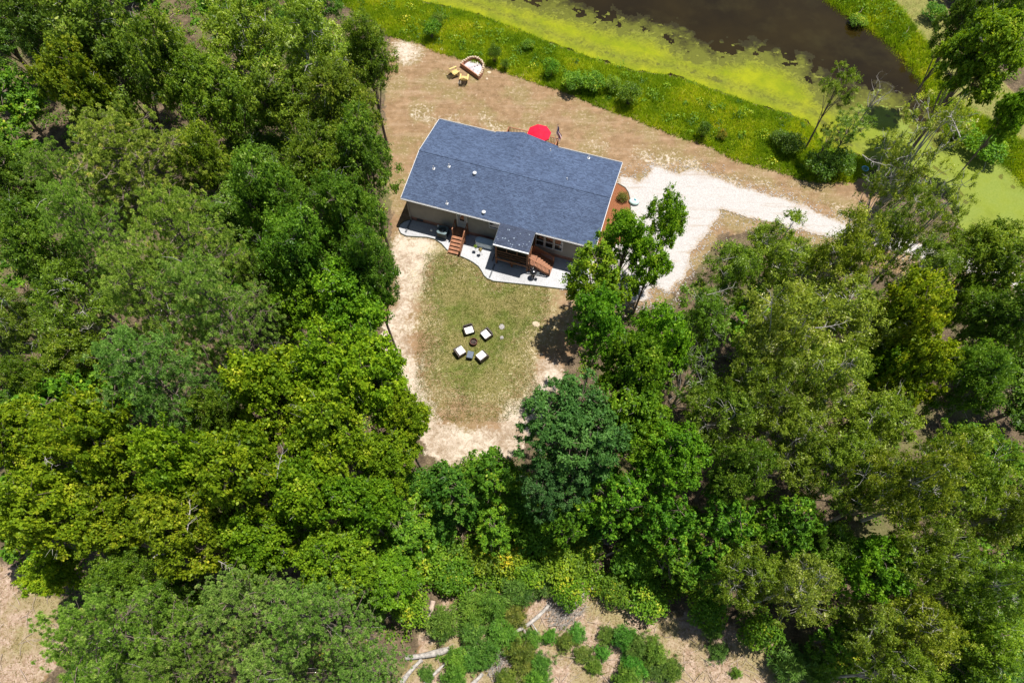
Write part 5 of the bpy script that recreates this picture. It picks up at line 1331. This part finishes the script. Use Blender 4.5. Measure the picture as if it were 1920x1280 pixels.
# pine saplings of the clearing
SAPS = [(1003,1085,34),(830,1167,30),(879,1146,30),(885,1184,28),(927,1143,30),(970,1115,30),(945,1187,28),(963,1152,28),(909,1220,26),(855,1235,24),(887,1238,24),(849,1262,24),(976,1223,27),
        (997,1197,18),(985,1247,24),(1010,1247,22),(1003,1272,22),(948,1272,22),(1030,1194,13),(1060,1205,17),(1084,1186,17),(1094,1226,18),(1116,1250,14),(1130,1222,14),(1139,1192,18),(1172,1194,22),
        (1196,1213,22),(1226,1224,26),(1240,1252,24),(1262,1260,20),(1186,1248,22),(1214,1262,14),(1178,1274,26),(1484,1240,36),(1548,1250,36),(1348,1221,18),(1335,1178,20),(1647,1272,34),(800,1262,14),(1380,1262,10)]
smid = [(s[0], s[1]) for s in SAPS]
for i, (px, py, r) in enumerate(SAPS):
    h = r * .060; x, y = at(px, py, h * .6); rr = r * depth_scale(py, h * .6) * 1.12
    col = 'dense' if r > 24 else ('small' if r < 16 else 'mid sized')
    side = 'cluster right of the forked white log' if px < 960 else ('loose line below the big fallen log' if px < 1050 else ('scattered ones amid the pink clearing' if px < 1160 else ('group at the right of the pink clearing' if px < 1300 else 'few by the right border')))
    plant('sapling', x, y, rr * 1.16, h * (.8 + .45 * ((i * 5) % 7) / 6), f'{col} pine sapling, one of the {side}', (.7 + .5 * ((i * 7) % 5) / 5, .75 + .5 * ((i * 3) % 7) / 7, .9), lean=(.12 * math.sin(i * 2.1), .12 * math.cos(i * 1.7)), group=f'{col} saplings: {side}')

# slender willow, its lower neighbour and the leafless snag at the pond
tree('willow', 1572, 165, 42, 9.5, 'slender feathery tree in front of the dark pond water', (.95, 1.05, 1))
tree('willow', 1600, 235, 46, 6.5, 'bushy feathery tree at the foot of the slender pond side tree', (.75, .9, .9))
tree('willow', 1560, 255, 34, 5.5, 'low feathery tree at the near pond edge left of the slender trunk', (.7, .85, .8))
def snag(px, py, h, lab):
    x, y = at(px, py, h * .8); t = thing('dead_tree', lab, 'dead tree', (x, y, land1(x, y)), 0); rs = np.random.RandomState(4); T = Tubes()
    T.seg(bend(np.zeros(3), np.array([.2, .3, h * .62]), rs, .03, 5), np.linspace(.09, .05, 5), 6); t0 = np.array([.2, .3, h * .62]); B = Tubes()
    for i in range(9):
        th = i * 2.4; e = t0 + np.array([math.cos(th) * (.5 + .9 * rs.rand()), math.sin(th) * (.5 + .9 * rs.rand()), h * (.2 + .25 * rs.rand())]); b = bend(t0, e, rs, .1, 5); B.seg(b, np.linspace(.035, .010, 5), 4)
        for k in range(5): a = b[1 + k % 4]; B.seg(bend(a, a + unit(rs.normal(size=3) + [0, 0, .9]) * (.4 + .6 * rs.rand()), rs, .15, 4), np.linspace(.014, .005, 4), 3)
    link('trunk', T.mesh('trunk', M['dead_wood']), t); link('bare_branch', B.mesh('bare_branch', M['dead_wood']), t)
snag(1652, 165, 7.5, 'small leafless grey tree at the pond beside the slender feathery tree')

# trees standing behind others: filled in wherever the wood would otherwise show a hole
rs_ = np.random.RandomState(77); cand = rs_.rand(5000, 2) * [130, 82] + [-65, -4]
DARK = [at(*p) for p in [(1440, 850), (1790, 740), (545, 1065), (360, 1130), (430, 440), (20, 200), (275, 60), (1330, 800), (930, 960), (870, 985), (1110, 1010), (100, 760), (440, 215), (120, 550)]]
o_sd = np.maximum.reduce([sdf(cand, OPEN), sdf(cand, CLEARING), sdf(cand, LEFTCLEAR), sdf(cand, POND), sdf(cand, WEEDS), sdf(cand, FARWEEDS), sdf(cand, MOW)])
nfill = 0; used_l = set(); scrub = poly([(700, 850), (1300, 850), (1600, 1280), (700, 1280)])
ssd = sdf(cand, scrub)
for i, (x, y) in enumerate(cand):
    if nfill >= 64: break
    if o_sd[i] > -3.0 or ssd[i] > -2: continue
    b = (y * 0 + abs(x)) / max(1, (y * _c + CAM_H * _s))
    if b > .80 or y < -1: continue
    if any(math.hypot(x - a[0], y - a[1]) < a[2] * .55 + 1.1 for a in SP): continue
    if any(math.hypot(x - a[0], y - a[1]) < 2.6 for a in DARK): continue
    r = 2.2 + 1.2 * rs_.rand(); SP.append((x, y, r)); nfill += 1
    q = sorted((t_ for t_ in TREEPOS if t_[2] not in used_l and len(t_[2].split()) <= 12), key=lambda t_: math.hypot(t_[0] - x, t_[1] - y))
    if not q: break
    q = q[0]; used_l.add(q[2])
    plant('oak' if rs_.rand() < .5 else 'small', x, y, r, 7.5 + 3 * rs_.rand(), 'understorey tree beneath the ' + q[2], (.8, .95, .9), group='understorey trees in the ' + ('left' if x < 0 else 'right') + ' wood')
print('fill trees', nfill)

# ------------------------------------------------------------------ fallen wood, brush, loose white limbs
def log(px0, py0, px1, py1, r0, r1, lab, mat='dead_wood', z=.12, forks=(), nm='fallen_log', cat='log'):
    x0, y0 = at(px0, py0, z); x1, y1 = at(px1, py1, z); rs = np.random.RandomState(px0)
    t = thing(nm, lab, cat, (x0, y0, 0), 0); e = np.array([x1 - x0, y1 - y0, 0]); T = Tubes()
    c = bend(np.array([0, 0, z]), e + [0, 0, z], rs, .025, 7); T.seg(c, np.linspace(r0, r1, 7) * (1 + .12 * rs.normal(size=7)), 9)
    link('log', T.mesh('log', M[mat]), t)
    for (f, dx, dy, l) in forks:
        T = Tubes(); a = c[int(f * 6)]; T.seg(bend(a, a + np.array([dx, dy, .1]) * l, rs, .05, 5), np.linspace(r1 * .7, r1 * .25, 5), 6); link('branch', T.mesh('branch', M[mat]), t)
log(761, 1232, 843, 1216, .15, .20, 'thick forked white log lying at the bottom of the clearing')
log(791, 1236, 750, 1284, .13, .16, 'white log slanting to the bottom edge from under the forked log')
log(840, 1238, 792, 1286, .09, .11, 'slim white log parallel to the slanting one, nearer the saplings')
log(1032, 1131, 950, 1192, .14, .10, 'big pale fallen trunk beside the grey brush heap, left of the pink clearing', forks=((.5, .5, -.7, 1.1), (.7, .3, -.8, .9)))
log(1128, 1092, 1088, 1118, .19, .08, 'short broad white log end among the shrubs')
log(934, 1228, 917, 1247, .10, .10, 'short white log between the saplings, higher of two')
log(905, 1262, 880, 1286, .11, .12, 'short white log running off the bottom edge')
log(812, 1126, 794, 1172, .20, .14, 'rotten pale trunk standing out above the brown opening', 'dead_wood_brown')
log(1198, 1018, 1112, 1052, .05, .09, 'long thin pale stick crossing the scrub', 'dead_wood_brown')
log(1090, 998, 1134, 1012, .09, .07, 'pale fallen branch in the brush opening, upper of two', 'dead_wood_brown')
log(1098, 1012, 1140, 1020, .07, .05, 'pale fallen branch in the brush opening, lower of two', 'dead_wood_brown')
log(862, 972, 900, 974, .07, .07, 'short pale log at the top of the small brown opening')
log(760, 1085, 815, 1090, .03, .03, 'thin twig fallen between the shrubs', 'dead_wood_brown')
def brush(px, py, rpx, n, lab, seed, dirn=None):
    x, y = at(px, py, .1); r = rpx * depth_scale(py, .1); rs = np.random.RandomState(seed); T = Tubes()
    for i in range(n):
        a = rs.rand() * 6.28; c = np.array([math.cos(a), math.sin(a), 0]) * r * rs.rand() ** .6; th = (dirn + rs.normal() * .5) if dirn is not None else rs.rand() * 6.28
        e = c + np.array([math.cos(th), math.sin(th), 0]) * (.4 + rs.rand() * .8); T.seg(bend(c + [0, 0, .05 + .3 * rs.rand()], e + [0, 0, .05 + .35 * rs.rand()], rs, .12, 4), np.linspace(.020, .006, 4), 3)
    o = link('brush_pile', T.mesh('brush_pile', M['dead_wood']), None, (x, y, 0)); tag(o, lab, 'brush pile')
brush(1052, 1150, 34, 190, 'heap of fine grey twigs below the big pale fallen trunk', 2, .7)
brush(1163, 1122, 22, 80, 'tangle of pale twigs at the edge of the pink clearing', 3, 1.2)
brush(928, 1255, 20, 80, 'tangle of pale twigs between the short white logs', 4, 1.1)
brush(1120, 1000, 26, 90, 'brush heap in the opening right of the golden scrub', 5, -.3)
brush(510, 1262, 18, 110, 'grey brush heap at the bottom edge between the pines', 6)
def limb(px, py, z, ln, ang, lab, seed, r=.05, up=.15):
    ln *= .52; r *= .5; z += .05
    x, y = at(px, py, z); rs = np.random.RandomState(seed); t = thing('dead_branch', lab, 'dead branch', (x, y, z), ang); T = Tubes()
    a = np.array([-ln / 2, 0, -ln * up]); b = np.array([ln / 2, 0, ln * up]); c = bend(a, b, rs, .08, 7); T.seg(c, np.linspace(r, r * .3, 7), 6)
    for k in range(9):
        p = c[1 + k % 6]; d = np.array([.5 + .5 * rs.rand(), (1 if k % 2 else -1) * (.4 + .5 * rs.rand()), .3 * rs.normal()]); e = p + d * ln * .28; bb = bend(p, e, rs, .12, 4); T.seg(bb, np.linspace(r * .45, r * .12, 4), 4)
        T.seg(bend(bb[2], bb[2] + unit(rs.normal(size=3)) * ln * .12, rs, .1, 3), [r * .2, r * .15, r * .08], 3)
    link('branch', T.mesh('branch', M['dead_wood']), t)
limb(352, 965, 14.5, 3.2, 1.6, 'long upright white dead limb in the olive tinted broadleaf tree', 1, .065)
limb(312, 1020, 14, 3.4, .75, 'forked white dead limb slanting through the lower golden trees', 2, .06)
limb(420, 1058, 13, 1.6, -.5, 'small white dead twig right of the two long white limbs', 3)
limb(525, 870, 16, 2.6, 1.4, 'bleached dead branch in the yellow green tree above the white forked limb', 4)
limb(95, 865, 14.5, 2.2, -.55, 'pale dead branch in the golden green tree on the left edge', 5)
limb(55, 565, 6, 2.4, .2, 'white fallen branch on the left edge between the sparse oaks', 6)
limb(1555, 610, 17.5, 2.6, .05, 'bare silvery limb in the largest olive oak', 9)
limb(1350, 545, 11, 3.2, .2, 'bare pale limb in the open oak beside the brown patch', 12)
limb(1790, 235, 16, 3.2, 1.9, 'bare silvery limb at the top of the pale leaning oak', 15, .08)
limb(1640, 300, 14, 3.4, -.9, 'bare white limb in the open oak between drive and pond', 16, .07)
limb(300, 835, 15.5, 1.2, 1.3, 'broken grey stub in the golden green tree', 21, .09)

# ------------------------------------------------------------------ ground cover nobody could count
def blades(name, P_, h, wd, mat, label, cat, seed, bendy=.5, per=5):
    rs = np.random.RandomState(seed); n = len(P_); z = land(P_); B = np.column_stack([P_, z]).repeat(per, 0); m = n * per
    B[:, :2] += rs.normal(size=(m, 2)) * .10; H_ = h * (.5 + rs.rand(m, 1)) ; d = rs.normal(size=(m, 3)) * bendy; d[:, 2] = 1; d = unit(d)
    s = unit(np.cross(d, rs.normal(size=(m, 3)))) * wd; tip = B + d * H_ ; tip[:, 2] = np.maximum(tip[:, 2], B[:, 2] + .02)
    V = np.stack([B - s, B + s, tip], 1).reshape(-1, 3); tn = np.clip(vnoise(P_[:, 0] * .5, P_[:, 1] * .5, seed).repeat(per) * .9 + rs.normal(size=m) * .16, 0, 1).repeat(3)
    o = link(name, np_mesh(name, V, np.arange(m * 3), 3, dict(tone=tn), [mat])); tag(o, label, cat, kind='stuff'); return o
def sample(Q, n, seed, inset=0.):
    rs = np.random.RandomState(seed); x0, y0 = Q.min(0); x1, y1 = Q.max(0); x0, x1 = max(x0, -62), min(x1, 66); y1 = min(y1, 80)
    p = rs.rand(n * 6, 2) * [x1 - x0, y1 - y0] + [x0, y0]; return p[sdf(p, Q) > inset][:n]
blades('bank_weeds', sample(WEEDS, 26000, 1, -.6), .30, .035, L['weed'], 'tall bright green weeds covering the near bank of the pond', 'weeds', 2, .55, 6)
blades('far_bank_weeds', sample(FARWEEDS, 7000, 3), .42, .035, L['weed'], 'bright green weeds along the far bank of the pond', 'weeds', 4, .55, 6)
blades('lawn_grass', sample(LAWN, 15000, 5, -1.2), .08, .018, L['lawn'], 'thin green grass of the lawn between house and wood', 'grass', 6, .8, 4)
pp = sample(OPEN, 26000, 7, 0); keep = (sdf(pp, DRIVE) < -.2) & (sdf(pp, np.array(pat)) < -.1) & (sdf(pp, LAWN) < 0)
hh = np.array([hw(u, v)[:2] for u, v in ((wl, wf), (wr, wf), (wr, wb), (wl, wb))]); keep &= sdf(pp, hh) < 0
keep &= vnoise(pp[:, 0] * .8, pp[:, 1] * .8, 33) > .48
blades('dry_grass', pp[keep], .06, .014, L['dry'], 'dry yellowed grass scattered over the bare earth around the house', 'grass', 8, .9, 3)
pc = np.concatenate([sample(CLEARING, 5000, 9), sample(LEFTCLEAR, 2500, 10)]); blades('clearing_grass', pc, .13, .018, L['dry'], 'dry tussocky grass in the clearings at the bottom', 'grass', 11, .8, 4)
pm = sample(MOW, 5000, 12); blades('mown_grass', pm, .08, .016, L['dry'], 'short dry mown grass on the strip beyond the pond', 'grass', 13, .8, 3)
# undergrowth on the floor of the wood
rs_ = np.random.RandomState(123); c_ = rs_.rand(9000, 2) * [124, 84] + [-62, -7]
s_ = np.maximum.reduce([sdf(c_, OPEN), sdf(c_, CLEARING) + .4, sdf(c_, LEFTCLEAR), sdf(c_, POND), sdf(c_, MOW), sdf(c_, WEEDS)])
c_ = c_[(s_ < -.4) & (vnoise(c_[:, 0] * .3, c_[:, 1] * .3, 8) > .35)][:4600]
for (x, y) in DARK: c_ = c_[np.hypot(c_[:, 0] - x, c_[:, 1] - y) > 2.4]
SCRUB = poly([(735, 940), (800, 900), (900, 860), (1000, 900), (1120, 930), (1290, 960), (1330, 1050), (1300, 1120), (1200, 1120), (1150, 1100), (1080, 1120), (1000, 1100), (900, 1110), (800, 1110), (740, 1060)])
cs = sample(SCRUB, 1500, 41); bare = [at(*p) for p in [(865, 985), (1115, 1008), (1075, 1120), (1140, 1030), (805, 1140)]]
for (x, y) in bare: cs = cs[np.hypot(cs[:, 0] - x, cs[:, 1] - y) > 1.3]
ng = len(c_); c_ = np.concatenate([c_, cs])
n = len(c_); k = 42; hgt = .3 + 1.3 * rs_.rand(n) ** 2; hgt[ng:] = .5 + 1.3 * rs_.rand(n - ng)
d = unit(rs_.normal(size=(n, k, 3))); d[..., 2] = np.abs(d[..., 2]) * .8
Pq = np.column_stack([c_, land(c_)])[:, None, :] + d * (np.stack([.55 * np.ones(n), .55 * np.ones(n), hgt], 1)[:, None, :]) * rs_.rand(n, k, 1) ** .5 * 1.15
Vq, Fq = leaves(Pq.reshape(-1, 3), d.reshape(-1, 3), .10, rs_, .6, .55)
tn = np.clip(rs_.normal(.42, .18, (n, 1)) + rs_.normal(size=(n, k)) * .14, 0, 1).reshape(-1).repeat(4)
tag(link('undergrowth', np_mesh('undergrowth', Vq, Fq, 4, dict(tone=tn), [L['shrub']])), 'low leafy undergrowth covering the floor of the wood', 'undergrowth', kind='stuff')
cb = sample(WEEDS, 130, 61, .3); n2 = len(cb); k2 = 60; dq = unit(rs_.normal(size=(n2, k2, 3))); dq[..., 2] = np.abs(dq[..., 2])
rr_ = .35 + .75 * rs_.rand(n2, 1, 1) ** 2; Pb = np.column_stack([cb, land(cb)])[:, None, :] + dq * rr_ * rs_.rand(n2, k2, 1) ** .5
Vb, Fb = leaves(Pb.reshape(-1, 3), dq.reshape(-1, 3), .11, rs_, .6, .5)
tb_ = np.clip(rs_.normal(.35, .28, (n2, 1)) + rs_.normal(size=(n2, k2)) * .14, 0, 1).reshape(-1).repeat(4)
tag(link('bank_scrub', np_mesh('bank_scrub', Vb, Fb, 4, dict(tone=tb_), [L['shrub']])), 'tangle of small leafy scrub mixed into the weeds of the near bank', 'scrub', kind='stuff')
# dead sticks on the wood floor and clearings
T = Tubes(); ps = np.concatenate([c_[::5], sample(CLEARING, 300, 15), sample(LEFTCLEAR, 60, 16)])
for (x, y) in ps:
    a = rs_.rand() * 6.28; l = .4 + rs_.rand(); T.seg(bend(np.array([x, y, .06]), np.array([x + math.cos(a) * l, y + math.sin(a) * l, .1]), rs_, .1, 3), [.022, .016, .008], 3)
tag(link('fallen_twigs', T.mesh('fallen_twigs', M['dead_wood_brown'])), 'dead sticks scattered over the clearings and the wood floor', 'twigs', kind='stuff')
_l = {}
for o in scene.objects:
    if o.parent is None and 'label' in o.keys() and 'group' not in o.keys(): _l.setdefault(o['label'], []).append(o.name)
for k_, v_ in _l.items():
    if len(v_) > 1: print('DUP LABEL', k_, v_)
